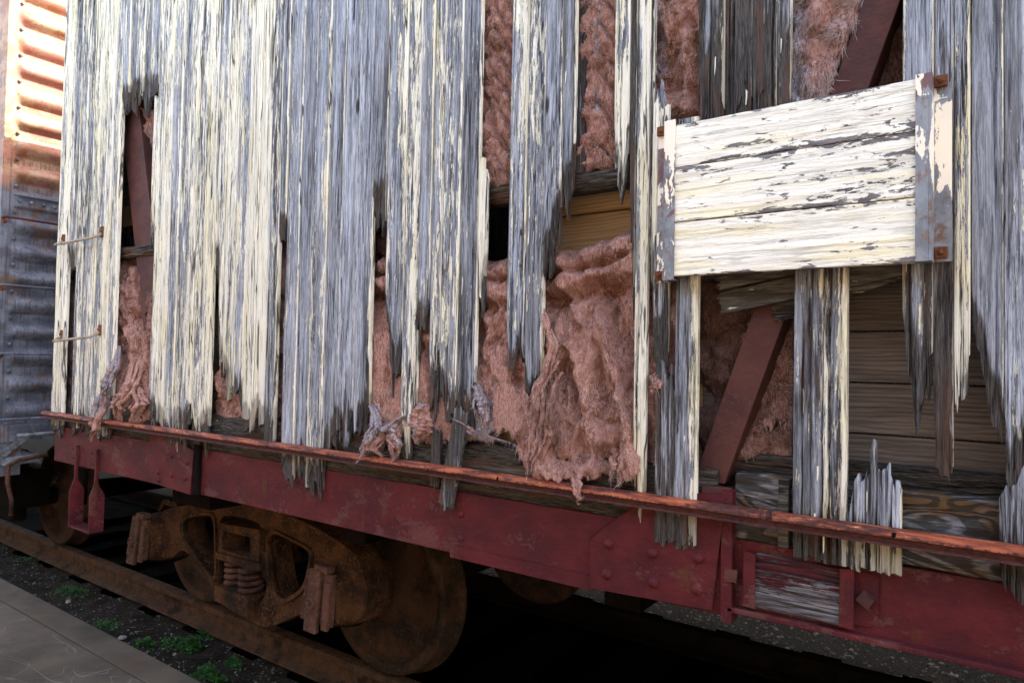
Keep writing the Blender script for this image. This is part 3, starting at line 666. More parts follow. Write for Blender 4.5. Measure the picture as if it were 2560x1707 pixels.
# steel braces
def brace(a, b, wpx, y, flange, name='diagonal_brace', holes=()):
    x0, z0 = W(*a, y); x1, z1 = W(*b, y); x0b = W(a[0]+wpx, a[1], y)[0]; wd = x0b-x0
    mb = MB(); 
    mb.add([(x0, y, z0), (x0+wd, y, z0), (x1+wd, y, z1), (x1, y, z1), (x0, y+.008, z0), (x0+wd, y+.008, z0), (x1+wd, y+.008, z1), (x1, y+.008, z1)],
           [(0, 3, 2, 1), (4, 5, 6, 7), (0, 1, 5, 4), (1, 2, 6, 5), (2, 3, 7, 6), (3, 0, 4, 7)])
    t = .008
    for xo in ((wd-t, wd),):
        mb.add([(x0+xo[0], y+.008, z0), (x0+xo[1], y+.008, z0), (x1+xo[1], y+.008, z1), (x1+xo[0], y+.008, z1), (x0+xo[0], y+flange, z0), (x0+xo[1], y+flange, z0), (x1+xo[1], y+flange, z1), (x1+xo[0], y+flange, z1)],
               [(0, 3, 2, 1), (4, 5, 6, 7), (0, 1, 5, 4), (1, 2, 6, 5), (2, 3, 7, 6), (3, 0, 4, 7)])
    o = part(mb, name, 'brace', bevel=.002)
    for hx, hy in holes:
        X, Z = W(hx, hy, y); m2 = MB(); m2.lathe((X, y-.001, Z), [(.002, -.001), (.011, -.002), (.013, 0)], 14); part(m2, 'bolt_hole', 'shade_grease', o)
    return o
brace((2245, -240), (1733, 1200), 106, .055, .085)
brace((290, 180), (388, 1090), 44, .060, .085, holes=((335, 617), (367, 786)))
# dark void wedge beside the right brace: back board of decayed timber is the lining

# ---------------------------------------------------------------- side sill, plates and rivets
SY = .024
def pxpoly(pts, y): return [W(a, b, y) for a, b in pts]
zt = zof(640, 1146, SY); zb = zof(640, 1268, SY)
xg = W(1820, 1400, SY)[0]
mb = MB(); mb.box((XEND+.05, SY, zb), (xg, SY+.01, zt)); mb.box((XEND+.05, SY+.01, zb), (xg, SY+.09, zb+.01)); mb.box((XEND+.05, SY+.01, zt-.01), (xg, SY+.09, zt))
part(mb, 'side_sill', 'red', bevel=.003)
# lapping plate from x 1120 on
part(MB().poly([(W(1124, 1390, .014)[0], zb-.012), (W(1480, 1400, .014)[0], zb-.012), (W(1480, 1400, .014)[0], zb+.03), (W(1124, 1300, .014)[0], zb+.03)], .016, .0235), 'splice_plate', 'red')
# right sill
zt2 = zof(2250, 1415, .04); zb2 = zof(2559, 1677, .04)
mb = MB(); mb.box((xg+.001, .040, zb2), (5.1, .05, zt2)); mb.box((xg+.001, .012, zb2-.008), (5.1, .10, zb2+.006)); mb.box((xg+.001, .05, zt2-.01), (5.1, .13, zt2))
part(mb, 'side_sill', 'red', bevel=.003, label='recessed maroon sill beyond the riveted gusset')
def rivets(pts, y, r, h, parent, mat='red'):
    for a, b in pts:
        X, Z = W(a, b, y); q = MB().dome((X, y+.001, Z), r, h, 14); part(q, 'rivet', mat, parent, smooth=True)
g1 = part(MB().poly(pxpoly([(1475, 1346), (1505, 1321), (1573, 1274), (1600, 1232), (1700, 1232), (1813, 1236), (1779, 1523), (1475, 1468)], .010), .010, .0225), 'gusset_plate', 'red', bevel=.002, label='six-rivet gusset plate')
rivets([(1521, 1358), (1632, 1381), (1745, 1394), (1517, 1434), (1634, 1455), (1742, 1472)], .010, .0165, .013, g1)
part(MB().box((W(1805, 1400, .02)[0], .012, zb-.01), (W(1822, 1400, .02)[0]+.01, .06, zof(1813, 1236, .01)+.01)), 'sill_post', 'red')
part(MB().box((W(1760, 1150, .045)[0], .028, zof(1800, 1330, .03)), (W(1822, 1400, .02)[0], .055, zof(1800, 1218, .03))), 'brace_foot', 'brace', bevel=.002)
g2 = part(MB().poly(pxpoly([(375, 1060), (484, 1128), (475, 1236), (376, 1205), (372, 1199)], .010), .010, .0225), 'gusset_plate', 'red', label='small riveted gusset plate near the end of the car')
rivets([(430, 1140), (468, 1155), (396, 1180), (430, 1187), (464, 1195), (397, 1200)], .010, .013, .010, g2)
part(MB().box((W(485, 1200, .01)[0], .004, zof(485, 1233, .01)), (W(497, 1200, .01)[0], .0225, zof(485, 1110, .01))), 'sill_stiffener', 'shade_grease')
sill = [o for o in car.children if o.name.startswith('side_sill')][0]
rivets([(1152, 1285), (1152, 1344)], .022, .012, .008, sill)
# routing board in its frame on the right sill
fr = MB(); y = .012
fr.poly(pxpoly([(1861, 1378), (1886, 1386), (1886, 1520), (1856, 1512)], y), y, .0395)
fr2 = MB().poly(pxpoly([(2100, 1420), (2133, 1425), (2131, 1572), (2099, 1562)], y), y, .0395)
fo = part(fr, 'routing_board_frame', 'red', bevel=.002); part(fr2, 'frame_strip', 'red', fo, bevel=.002)
def routing():
    (xa, za), (xb, zb_) = W(1886, 1388, .022), W(2099, 1430, .022); x1 = W(2100, 1560, .022)[0]; zlo = zof(1990, 1538, .022); zhi = zof(1990, 1402, .022)
    xs = np.linspace(xa, x1, 90); zs = np.linspace(zlo, zhi, 45); X, Z = np.meshgrid(xs, zs); Y = .020+.005*(ridge(X*4, Z*160, 3)-.5)
    V = np.stack([X, Y, Z], 2).reshape(-1, 3); P = .30+.40*ss(zlo+.02, zhi-.01, Z)+.2*(fbm(X*8, Z*30, 4)-.5); P = P*ss(-.01, .03, Z-zlo)*1.0
    mb = MB(); mb.V = V.tolist(); mb.F = grid_faces(45, 90, 0); n = len(mb.V); mb.A = {'paint': P.ravel().tolist(), 'rot': [0.]*n}
    mb.box((xa, .025, zlo), (x1, .039, zhi)); return mb
MAT['routing'] = wood_mat('routing_board_wood', 'X', cream=(.085, .016, .02), fx=.8, pscale=1.6, grey=((.13, .12, .13), (.30, .285, .30)))
part(routing(), 'routing_board', 'routing')
pk = MB(); pk.poly(pxpoly([(2136, 1424), (2196, 1440), (2194, 1545), (2175, 1565), (2136, 1560)], .034), .034, .0395); pko = part(pk, 'stake_pocket_plate', 'red', bevel=.001)
def nut(px, py, y, r, parent, rotd=20, h=.014):
    X, Z = W(px, py, y); a0 = R(rotd); P = [(X+r*math.cos(a0+i*math.pi/2), Z+r*math.sin(a0+i*math.pi/2)) for i in range(4)]
    part(MB().poly(P, y-h, y+.001), 'square_nut', 'brace', parent, bevel=.003)
nut(2167, 1495, .034, .019, pko, 10); nut(1836, 1432, .040, .020, fo, 45, .03)

# loose brown block left of the free plank
part(MB().box((W(1946, 1280, .01)[0], .006, zof(1946, 1366, .01)), (W(1972, 1280, .01)[0], .05, zof(1946, 1196, .01)), paint=-.3, rot=.05), 'filler_block', 'timber', bevel=.002)

# ---------------------------------------------------------------- rusty bar
zbar = zof(1280, 1189, -.02)
def bar():
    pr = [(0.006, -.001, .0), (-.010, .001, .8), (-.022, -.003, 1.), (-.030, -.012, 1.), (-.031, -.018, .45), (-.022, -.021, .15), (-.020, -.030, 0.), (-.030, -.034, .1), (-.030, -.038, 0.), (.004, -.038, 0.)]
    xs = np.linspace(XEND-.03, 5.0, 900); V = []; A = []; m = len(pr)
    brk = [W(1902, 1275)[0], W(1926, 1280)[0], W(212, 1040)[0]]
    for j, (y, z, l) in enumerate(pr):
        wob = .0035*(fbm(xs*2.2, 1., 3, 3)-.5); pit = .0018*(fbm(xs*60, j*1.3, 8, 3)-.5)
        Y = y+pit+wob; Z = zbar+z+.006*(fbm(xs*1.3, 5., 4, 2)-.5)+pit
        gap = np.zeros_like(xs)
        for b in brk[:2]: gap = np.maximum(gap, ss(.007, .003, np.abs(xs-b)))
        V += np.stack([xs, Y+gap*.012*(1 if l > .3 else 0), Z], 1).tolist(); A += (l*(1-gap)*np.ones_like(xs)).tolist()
    mb = MB(); mb.add(V, grid_faces(m, 900, 0)+[tuple(j*900 for j in range(m))[::-1], tuple(j*900+899 for j in range(m))], lit=A); return mb  # lit: amount of orange coating on the upper face
# bar may only slope with the car: split X range
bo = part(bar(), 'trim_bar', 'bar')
for px in (330, 668, 1070, 1245, 2235):
    X = W(px, 1100, -.03)[0]; q = MB().dome((X, -.026, zbar-.014), .007, .005, 10, axis=(0, -1, .5)); part(q, 'bolt_head', 'shade_grease', bo, smooth=True)

# ---------------------------------------------------------------- placard board
PY = -.062
def placard():
    xl = W(1680, 500, PY)[0]; xr = W(2297, 450, PY)[0]
    zt_ = np.mean([zof(1687, 306, PY), zof(2290, 207, PY)]); zb_ = np.mean([zof(1683, 693, PY), zof(2290, 650, PY)])
    s1 = zof(1990, 372, PY); s2 = zof(1990, 533, PY)
    root = None
    seams = [zt_, zof(1690, 423, PY)*.5+zof(2290, 322, PY)*.5, zof(1690, 556, PY)*.5+zof(2290, 492, PY)*.5, zb_]
    print('seams', seams)
    for i in range(3):
        a, b = seams[i+1]+(.0015 if i < 2 else 0), seams[i]-(.0015 if i else 0); nx, nz = 260, 56
        xs = np.linspace(xl, xr, nx); v = np.linspace(0, 1, nz); X, Vv = np.meshgrid(xs, v); Z = a+(b-a)*Vv+.002*(fbm(X*5, i*3., 9, 2)-.5)
        Y = PY+.0022*(ridge(X*2.5, Z*70, 11+i)-.5)+.003*(fbm(X*6, Z*30, 5+i, 3)-.5)+.0015*ss(.003, 0, np.minimum(Z-a, b-Z))
        P = .715+.12*(fbm(X*3, Z*9, 20+i, 3)-.5)*2-.25*ss(.02, 0, np.minimum(Z-a, b-Z))*fbm(X*9, i*5., 8, 3)*1.6
        if i == 1: P = P-.10*ss(.25, .05, xr-X)
        V = np.stack([X, Y, Z], 2).reshape(-1, 3); mb = MB(); mb.V = V.tolist(); mb.F = grid_faces(nz, nx, 0); n = len(mb.V); mb.A = {'paint': P.ravel().tolist(), 'rot': [0.]*n}
        mb.box((xl, PY+.006, a), (xr, PY+.028, b), paint=.5, rot=0.)
        mb.add([(xl, PY+.001, b), (xr, PY+.001, b), (xr, PY+.006, b), (xl, PY+.006, b), (xl, PY+.001, a), (xr, PY+.001, a), (xr, PY+.006, a), (xl, PY+.006, a)], [(0, 1, 2, 3), (4, 7, 6, 5)], paint=.6, rot=0.)
        if root is None:
            root = part(mb, 'placard_board', 'placard', label='tilted-looking cream placard of three flaking planks')
        else: part(mb, 'placard_plank', 'placard', root)
    return root, xl, xr, zt_, zb_
pr_, pxl, pxr, pzt, pzb = placard()
def bracket(boxes, pv, lab):
    mb = MB()
    for a, b in boxes:
        nz = 60; zs = np.linspace(a[2], b[2], nz); V = []; A = []
        ring = [(a[0], a[1]), (b[0], a[1]), (b[0], b[1]), (a[0], b[1])]
        for z in zs:
            for x, y in ring: V.append((x, y+.0008*float(fbm(z*30, x*40, 3)-.5), z)); A.append(pv(x, z))
        Fc = [(i*4+j, i*4+(j+1) % 4, i*4+4+(j+1) % 4, i*4+4+j) for i in range(nz-1) for j in range(4)]+[(3, 2, 1, 0), tuple((nz-1)*4+j for j in range(4))]
        mb.add(V, Fc, paint=A)
    return part(mb, 'bracket', 'galv', pr_, label=lab)
Yw = -.008
zlo, zhi = zof(1660, 701, PY), zof(1660, 306, PY)
x0, x1, x2 = W(1641, 500, -.02)[0], W(1660, 500, PY)[0], W(1688, 500, PY)[0]
bl = bracket([((x0, -.012, zlo), (x1+.006, -.006, zhi-.01)), ((x1, PY-.004, zlo), (x1+.006, -.0125, zhi)), ((x1+.0065, PY-.006, zlo), (x2, PY-.002, zhi)), ((x1+.0065, PY-.0015, zlo), (x2-.002, PY+.03, zlo+.004))],
             lambda x, z: .42+.4*(float(vn(z*14, x*30, 4))-.5)+(.5 if z > zhi-.06 else 0), 'left galvanised bracket')
x3, x4, x5 = W(2289, 400, PY)[0], W(2331, 400, PY)[0], W(2380, 400, -.012)[0]
zlo2, zhi2 = zof(2300, 654, PY), zof(2300, 188, PY)
br = bracket([((x3, PY-.006, zlo2), (x4-.0065, PY-.002, zhi2)), ((x4-.006, PY-.006, zlo2), (x4, -.0125, zhi2)), ((x4-.006, -.012, zlo2+.004), (x5, -.006, zhi2-.01)), ((x3+.002, PY-.0015, zlo2), (x4-.0065, PY+.03, zlo2+.004))],
             lambda x, z: .40+.5*(float(vn(z*11, x*30, 9))-.5)+(.42*float(ss(zlo2+.12, zlo2+.2, z)*ss(zhi2-.02, zhi2-.07, z)) if x > x4-.001 else 0)+(.5 if z > zhi2-.05 and x < x4 else 0), 'right galvanised channel bracket with rusty bolts')
for px, py, b_ in ((2353, 205, br), (2353, 632, br), (1650, 690, bl), (1656, 330, bl)):
    X, Z = W(px, py, -.014); s = .013; m2 = MB().box((X-s, -.024, Z-s), (X+s, -.0122, Z+s)); m2.dome((X, -.024, Z), .007, .006, 10); part(m2, 'bolt', 'bolt', b_, bevel=.002)
# painted strip on the wall beside the left bracket
board(W(1630, 500)[0], W(1648, 500)[0], prof([(1625, 268), (1650, 262)]), prof([(1625, 655), (1650, 705)]), -.0045, .004, 1.0, 0., 1990, .03, under=False, name='cover_strip', topspl=.02, crack=0)
board(W(1640, 280)[0], W(1675, 280)[0], prof([(1635, 268), (1650, 262), (1672, 272)]), prof([(1635, 330), (1672, 330)]), -.0055, .004, .9, 0., 1991, .02, under=False, name='paint_flake', topspl=.03, crack=0)

# grab irons at the end of the car
def grab(a, b, out=.05):
    (xa, za), (xb, zb_) = W(*a, -out), W(*b, -out); 
    mb = MB().tube([(xa, .0, za+.03), (xa, -out*.6, za+.012), (xa+.01, -out, za), (xb-.01, -out, zb_), (xb, -out*.6, zb_+.012), (xb, 0, zb_+.03)], .0075, 8)
    o = part(mb, 'grab_iron', 'grab', smooth=True)
    for x, z in ((xa, za), (xb, zb_)): part(MB().box((x-.016, -.006, z+.01), (x+.016, .004, z+.07)).dome((x, -.006, z+.045), .012, .010), 'bolt', 'bolt', o)
def zl(px, py): return (px, py)
grab((136, 612), (232, 594)); grab((131, 853), (226, 842))

# stirrup step
st = MB(); y = .006
xa, xb = W(184, 1250, y)[0], W(235, 1250, y)[0]
zt_, zm, zb_ = zof(184, 1112, y), zof(184, 1195, y), zof(184, 1310, y)
def strap(x):
    st.box((x-.008, y, zm), (x+.008, y+.016, zt_)); st.add([(x-.004, y-.0, zm), (x+.004, y, zm), (x+.004, y+.016, zm), (x-.004, y+.016, zm), (x-.004, y-.025, zm-.07), (x+.004, y-.025, zm-.07), (x+.004, y+.055, zm-.07), (x-.004, y+.055, zm-.07),
           (x-.004, y-.025, zb_), (x+.004, y-.025, zb_), (x+.004, y+.055, zb_), (x-.004, y+.055, zb_)], [(0, 1, 5, 4), (1, 2, 6, 5), (2, 3, 7, 6), (3, 0, 4, 7), (4, 5, 9, 8), (5, 6, 10, 9), (6, 7, 11, 10), (7, 4, 8, 11)])
strap(xa); strap(xb); st.box((xa-.004, y-.025, zb_-.012), (xb+.004, y+.055, zb_-.001))
so_ = part(st, 'stirrup_step', 'red', bevel=.0015)
rivets([(182, 1120), (184, 1143), (231, 1132), (233, 1158)], .006, .008, .008, so_)

# ---------------------------------------------------------------- glass wool
def fuzz(mb, rs, P, g, L=(.008, .03), wd=.0008, down=1.):
    """short curved glass fibres rooted at the points P"""
    dens = fbm(P[:, 0]*24+P[:, 1]*9, P[:, 2]*24, 61, 3); keep = rs.rand(len(P)) < ss(.36, .62, dens)*1.1+.06; P = P[keep]; g = g[keep]
    n = len(P); k = 4; l = (rs.uniform(L[0], L[1], n)*(.6+1.6*rs.rand(n)**3))[:, None]
    an = (fbm(P[:, 0]*15, P[:, 2]*15, 62, 3)-.5)*7.5+rs.normal(0, .32, n)      # combed in matted locks
    d = np.stack([np.sin(an), rs.normal(-.16, .22, n), -np.cos(an)*down-.25], 1); d /= np.linalg.norm(d, axis=1)[:, None]
    cv = np.stack([rs.normal(0, .45, n), rs.normal(.08, .2, n), rs.normal(-.2, .4, n)], 1)
    sd_ = np.cross(d, [0, 1, .2]); sd_ = sd_/(np.linalg.norm(sd_, axis=1)[:, None]+1e-6)*wd*rs.uniform(.5, 1.4, n)[:, None]
    q = P+np.array([0, .001, 0]); out = []
    for i in range(k+1):
        f = 1-i/(k+.5); out += [q-sd_*f, q+sd_*f]
        d = d+cv*.3; d /= np.linalg.norm(d, axis=1)[:, None]; q = q+d*l/k
    V = np.stack(out, 1).reshape(-1, 3); b = np.arange(n)[:, None]*(2*(k+1)); Fc = []
    for i in range(k): a = (b+2*i).ravel(); Fc += np.stack([a, a+1, a+3, a+2], 1).tolist()
    gg = np.repeat(np.clip(g+rs.uniform(-.3, .6, n), 0, 1), 2*(k+1))
    mb.add(V.tolist(), Fc, grey=gg.tolist(), rot=0., fib=1.)
def blanket(top, bot, y0, y1=None, amp=.03, style='v', grey=0., dark=0., seed=0, ragb=.03, fz=2500, gfun=None, name='insulation', th=.03, fs=1., bulge=None, dx=None, L=(.005, .017), free_x=1e9):
    y1 = y0 if y1 is None else y1
    tq = sorted(W(a, b, y0) for a, b in top); bq = sorted(W(a, b, y1) for a, b in bot)
    x0 = min(tq[0][0], bq[0][0]); x1 = max(tq[-1][0], bq[-1][0]); dx = dx or max(.004, (x1-x0)/220); nc = max(8, int((x1-x0)/dx)); xs = np.linspace(x0, x1, nc)
    T = np.interp(xs, *zip(*tq)); B = np.interp(xs, *zip(*bq)); B = B-ragb*(fbm(xs*45, 1., seed, 3)*2-1)-ragb*.8*np.maximum(0, vn(xs*80, 3., seed)-.6)*2; T = T+.01*(fbm(xs*20, 5., seed, 3)-.5)
    B = np.minimum(B, T-.01); nr = max(12, int((T-B).max()/.006)); v = np.linspace(0, 1, nr)[:, None]
    Z = T*(1-v)+B*v; X = np.repeat(xs[None], nr, 0)
    wx = X+.02*(fbm(X*14, Z*14, seed+70, 3)-.5)*2; wz = Z+.03*(fbm(X*10, Z*10, seed+71, 3)-.5)*2
    if style == 'v': D = amp*1.7*((1-np.abs(2*fbm(wx*9*fs+wz*2.5, wz*2.6*fs, seed, 3)-1)**.7)*.8+ridge(wx*26, wz*9, seed+6, 3)*.28+fbm(wx*60, wz*26, seed+1, 4)*.2-.7)
    elif style == 'h': D = amp*1.2*(np.abs(((wz*11+1.2*np.abs(X-X.mean())*14+1.2*fbm(X*9, Z*5, seed, 3)) % 1)**.55)*.55+fbm(wx*34, wz*34, seed+1, 4)*.5-.5)
    else: D = amp*(fbm(wx*14*fs, wz*14*fs, seed, 4)-.5)*1.8
    D = D+amp*.16*(fbm(X*90, Z*60, seed+4, 3)-.5)+.0055*(ridge(wx*48, wz*20, seed+41, 3)-.5)
    cz_ = ridge(wx*7+wz*2.2, wz*4.2, seed+33, 2)**9*.9+ridge(wx*13-wz*3, wz*8, seed+34, 2)**10*.5      # torn creases
    D = D-amp*.75*cz_*ss(.42, .58, fbm(X*6, Z*6, seed+35, 2))
    e = np.minimum(np.minimum(X-x0, x1-X), .05)/.05; lim = .023
    Y = y0+(y1-y0)*v**1.5-D+.02*(1-e)**2+.02*ss(.06, 0, 1-v)*0
    if bulge: Y = Y-bulge(X, Z, v)
    Y = Y+.025*ss(.03, 0., v)+.012*ss(.97, 1., v)
    if y0 > .045: Y = np.maximum(Y, np.where(X < free_x, lim+.004*fbm(X*50, Z*50, seed+77, 2), (lim+.004)*(1-ss(.62, .80, v))-.05*ss(.62, .80, v)))
    Gm = np.clip(grey+(gfun(X, Z) if gfun else 0)+X*0, 0, 1); 
    mb = MB(); V = np.stack([X, Y, Z], 2); Vb = V.copy(); Vb[..., 1] += th
    mb.V = V.reshape(-1, 3).tolist()+Vb.reshape(-1, 3).tolist(); n = nr*nc; mb.F = grid_faces(nr, nc, 0, True)+grid_faces(nr, nc, n)
    c = np.arange(nc-1)+(nr-1)*nc; mb.F += np.stack([c+n, c+1+n, c+1, c], 1).tolist(); c = np.arange(nc-1); mb.F += np.stack([c, c+1, c+1+n, c+n], 1).tolist()
    r = np.arange(nr-1)*nc; mb.F += np.stack([r, r+nc, r+nc+n, r+n], 1)[:, ::-1].tolist(); r = r+nc-1; mb.F += np.stack([r, r+nc, r+nc+n, r+n], 1).tolist()
    mb.A = {'grey': Gm.ravel().tolist()*2, 'rot': [dark]*(2*n)}
    rs = np.random.RandomState(seed+999); fz = int(fz*2.2); ii = rs.randint(0, nr, fz); jj = rs.randint(0, nc, fz); m = rs.rand(fz) < .10; ii[m] = nr-1-rs.randint(0, 3, m.sum())
    if dark < .5: fuzz(mb, rs, V[ii, jj], Gm[ii, jj], L=L)
    return part(mb, name, 'wool', smooth=True)
wb = MAT['wool']
# upper bays
blanket([(1195, -60), (1290, -60)], [(1185, 468), (1270, 452)], .055, amp=.05, style='h', seed=1, fz=900, ragb=.01, grey=.12)
blanket([(1438, -60), (1545, -60)], [(1430, 425), (1552, 412)], .060, amp=.05, style='h', seed=2, fz=1300, ragb=.01, gfun=lambda X, Z: .45*ss(.035, .0, np.abs(X-W(1495, 200, .06)[0])), grey=.02)
blanket([(1622, -60), (1760, -60)], [(1625, 330), (1760, 330)], .065, amp=.075, style='x', seed=3, fz=1500, gfun=lambda X, Z: .55*ss(.02, -.02, X-W(1665, 100, .06)[0])+.2*ss(2.0, 1.9, Z))
blanket([(1960, -60), (2175, -60)], [(1950, 340), (2045, 310), (2062, 235), (2105, 120), (2150, 5), (2175, -50)], .052, amp=.045, style='x', seed=4, fz=2600, gfun=lambda X, Z: .5*ss(.05, .0, X-W(1990, 150, .05)[0])+.18, fs=1.3,L=(.008, .03))
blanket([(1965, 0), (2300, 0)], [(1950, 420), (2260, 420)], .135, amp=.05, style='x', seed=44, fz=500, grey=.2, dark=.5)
# lower bays
Zr = lambda px, py: zof(px, py, .05)
def roll(X, Z, v):
    tz = np.interp(X, *zip(*sorted(W(a, b, .05) for a, b in [(925, 640), (1100, 655), (1250, 652), (1400, 628), (1590, 575)])))
    d = tz-Z
    return .040*np.exp(-((d-.035)/.028)**2)+.050*np.exp(-((d-.10)/.035)**2)-.035*np.exp(-((d-.068)/.009)**2)-.03*np.exp(-((d-.155)/.02)**2)
blanket([(925, 640), (1100, 655), (1250, 652), (1400, 628), (1590, 575)], [(925, 1085), (1000, 1085), (1100, 1105), (1180, 1100), (1230, 1075), (1275, 1080), (1300, 1120), (1330, 1190), (1400, 1200), (1500, 1185), (1600, 1180)], .085, .002, amp=.075, style='v', seed=5, ragb=.025, fz=7500, bulge=roll,
        gfun=lambda X, Z: 1.1*ss(1.66, 1.3, Z)*ss(.14, .04, np.abs(X-W(1215, 950, .05)[0]))+.35*ss(.05, .0, np.abs(X-W(1310, 1000, .05)[0]))*ss(1.6, 1.2, Z)+.2*ss(1.45, 1.25, Z), dx=.0045, free_x=W(1300, 1000)[0])
blanket([(932, 940), (1000, 960), (1090, 990), (1150, 1000)], [(925, 1110), (1000, 1120), (1100, 1100), (1150, 1080)], .055, .03, amp=.06, style='x', seed=6, ragb=.04, fz=2600, grey=.72)
blanket([(276, 620), (330, 650), (380, 690)], [(262, 1050), (330, 1062), (385, 1040)], .10, .03, amp=.09, style='v', seed=7, ragb=.03, fz=1800, grey=.08, fs=1.4)
blanket([(300, 275), (392, 268)], [(298, 360), (385, 372)], .09, amp=.05, style='x', seed=8, fz=600, grey=.5, ragb=.05)
blanket([(530, 890), (620, 900)], [(528, 1045), (612, 1060)], .05, amp=.05, style='x', seed=9, fz=600, grey=.15)
blanket([(690, 600), (722, 600)], [(672, 1045), (712, 1050)], .06, amp=.05, style='x', seed=10, fz=400, grey=.25)
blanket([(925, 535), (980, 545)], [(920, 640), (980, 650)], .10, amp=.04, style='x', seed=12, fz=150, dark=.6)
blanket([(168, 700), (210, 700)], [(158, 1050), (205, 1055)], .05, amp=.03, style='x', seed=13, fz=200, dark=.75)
blanket([(1640, 720), (1700, 700)], [(1590, 1240), (1690, 1240)], .050, amp=.06, style='v', seed=14, fz=900, grey=.08, dark=.12)
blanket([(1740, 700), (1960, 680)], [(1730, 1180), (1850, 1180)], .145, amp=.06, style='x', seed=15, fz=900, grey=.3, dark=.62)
blanket([(1935, 830), (1975, 820)], [(1850, 1110), (1950, 1060)], .115, amp=.05, style='x', seed=16, fz=700, grey=.2, dark=.2, ragb=.06)
blanket([(1850, 1000), (1975, 960)], [(1800, 1190), (1900, 1160)], .12, amp=.05, style='x', seed=17, fz=500, grey=.3, dark=.35, ragb=.04)
def tuft(path, rad, ys, seed, grey=.3, fz=500, name='insulation_tuft', L=(.006, .020)):
    """twisted rope of loose wool hanging out of the wall"""
    rs = np.random.RandomState(seed); n = 60; m = 7; t = np.linspace(0, 1, n); pp = np.array([(*W(a, b, y),) for (a, b), y in zip(path, ys)]); tt = np.linspace(0, 1, len(path))
    cx = np.interp(t, tt, pp[:, 0]); cz = np.interp(t, tt, pp[:, 1]); cy = np.interp(t, tt, ys); r = np.interp(t, np.linspace(0, 1, len(rad)), rad); V = []
    cx = cx+.012*(fbm(t*6, 1., seed, 3)-.5)*2
    nrp = 9; Fc = []                       # a bundle of matted locks, thick and thin, wound round each other
    for q_ in range(nrp):
        ph = rs.uniform(0, 6.28); tw = rs.uniform(-3.5, 3.5); ro = rs.uniform(.15, .85); tk = rs.uniform(.16, .48); t1 = rs.uniform(.55, 1.) if q_ else 1.; o_ = len(V)
        for i in range(n):
            ti = t[i]*t1; rr = np.interp(ti, t, r); x_, y_, z_ = np.interp(ti, t, cx), np.interp(ti, t, cy), np.interp(ti, t, cz)
            off = ro*rr*(.6+.8*float(vn(ti*9, q_*3.1, seed))); ca, sa_ = math.cos(ph+tw*ti), math.sin(ph+tw*ti); kk = rr*tk*(.35+1.1*float(fbm(ti*16, q_*7.7, seed+2)))*(1-.7*max(0, t[i]-.75)*4*.9)
            for j in range(m):
                a = 2*math.pi*j/m; k = kk*(.7+.6*float(vn(math.cos(a)*2+5, ti*40+q_*5, seed+1)))
                V.append((x_+off*ca+k*math.cos(a), y_+.6*off*sa_+.8*k*math.sin(a), z_+.25*off*math.sin(ph*3+ti*4)))
        Fc += [(o_+i*m+j, o_+i*m+(j+1) % m, o_+i*m+m+(j+1) % m, o_+i*m+m+j) for i in range(n-1) for j in range(m)]+[tuple(o_+j for j in range(m))[::-1], tuple(o_+(n-1)*m+j for j in range(m))]
    mb = MB(); gv = [grey+.3*(float(fbm(i*.15, j*.3, seed))-.5)+.3*(q_ % 3-1)*.5 for q_ in range(nrp) for i in range(n) for j in range(m)]; mb.add(V, Fc, grey=gv, rot=0.); VV = mb.V[:]
    VA = np.array(VV); fuzz(mb, rs, VA[rs.randint(0, len(VA), fz*2)], np.full(fz*2, grey), L=L); return part(mb, name, 'wool', smooth=True)
tuft([(300, 865), (290, 920), (268, 960), (255, 1000)], [.012, .045, .05, .055], [.03, -.01, -.03, -.035], 21, .75, 500)
tuft([(258, 985), (240, 1040), (238, 1075), (226, 1105)], [.05, .055, .035, .006], [-.03, -.055, -.06, -.06], 22, .35, 500)
tuft([(345, 900), (335, 960), (305, 1010), (290, 1050)], [.05, .06, .085, .05], [.04, .0, -.02, -.03], 23, .2, 700)
tuft([(340, 960), (352, 1010), (335, 1045)], [.04, .055, .03], [.02, -.01, -.02], 24, .25, 400)
tuft([(925, 1010), (945, 1060), (915, 1110), (893, 1155)], [.02, .04, .035, .012], [.02, -.02, -.035, -.04], 25, .75, 500)
tuft([(1010, 1040), (960, 1075), (925, 1070)], [.012, .03, .03], [.0, -.015, -.01], 26, .9, 300)
tuft([(995, 1060), (990, 1110), (984, 1150)], [.03, .035, .01], [.0, -.02, -.02], 27, .6, 300)
tuft([(960, 1080), (935, 1120), (955, 1140)], [.04, .045, .015], [.01, -.02, -.02], 28, .25, 400)
tuft([(1060, 1010), (1060, 1060), (1040, 1110)], [.04, .055, .02], [.02, -.01, -.01], 29, .35, 500)
tuft([(1395, 900), (1350, 960), (1345, 1040), (1330, 1130), (1315, 1195)], [.01, .028, .034, .026, .006], [.02, -.015, -.03, -.035, -.035], 30, .35, 700)
tuft([(1400, 930), (1370, 1010), (1365, 1090), (1350, 1160)], [.008, .02, .024, .006], [.02, -.01, -.02, -.02], 37, .15, 400)
tuft([(1440, 1180), (1445, 1215), (1442, 1262)], [.02, .013, .005], [.0, -.04, -.045], 31, .25, 160)
tuft([(1535, 1120), (1530, 1160), (1524, 1200)], [.01, .016, .005], [.01, -.01, -.01], 32, .25, 160)
tuft([(1560, 1120), (1558, 1180), (1553, 1212)], [.012, .018, .005], [.01, -.012, -.015], 38, .5, 200)
tuft([(1145, 1050), (1180, 1080), (1230, 1095), (1290, 1112)], [.04, .03, .025, .01], [.02, .01, .005, .0], 33, .95, 600)
tuft([(1180, 940), (1200, 1000), (1215, 1070)], [.02, .035, .03], [.03, .02, .01], 34, .8, 400)
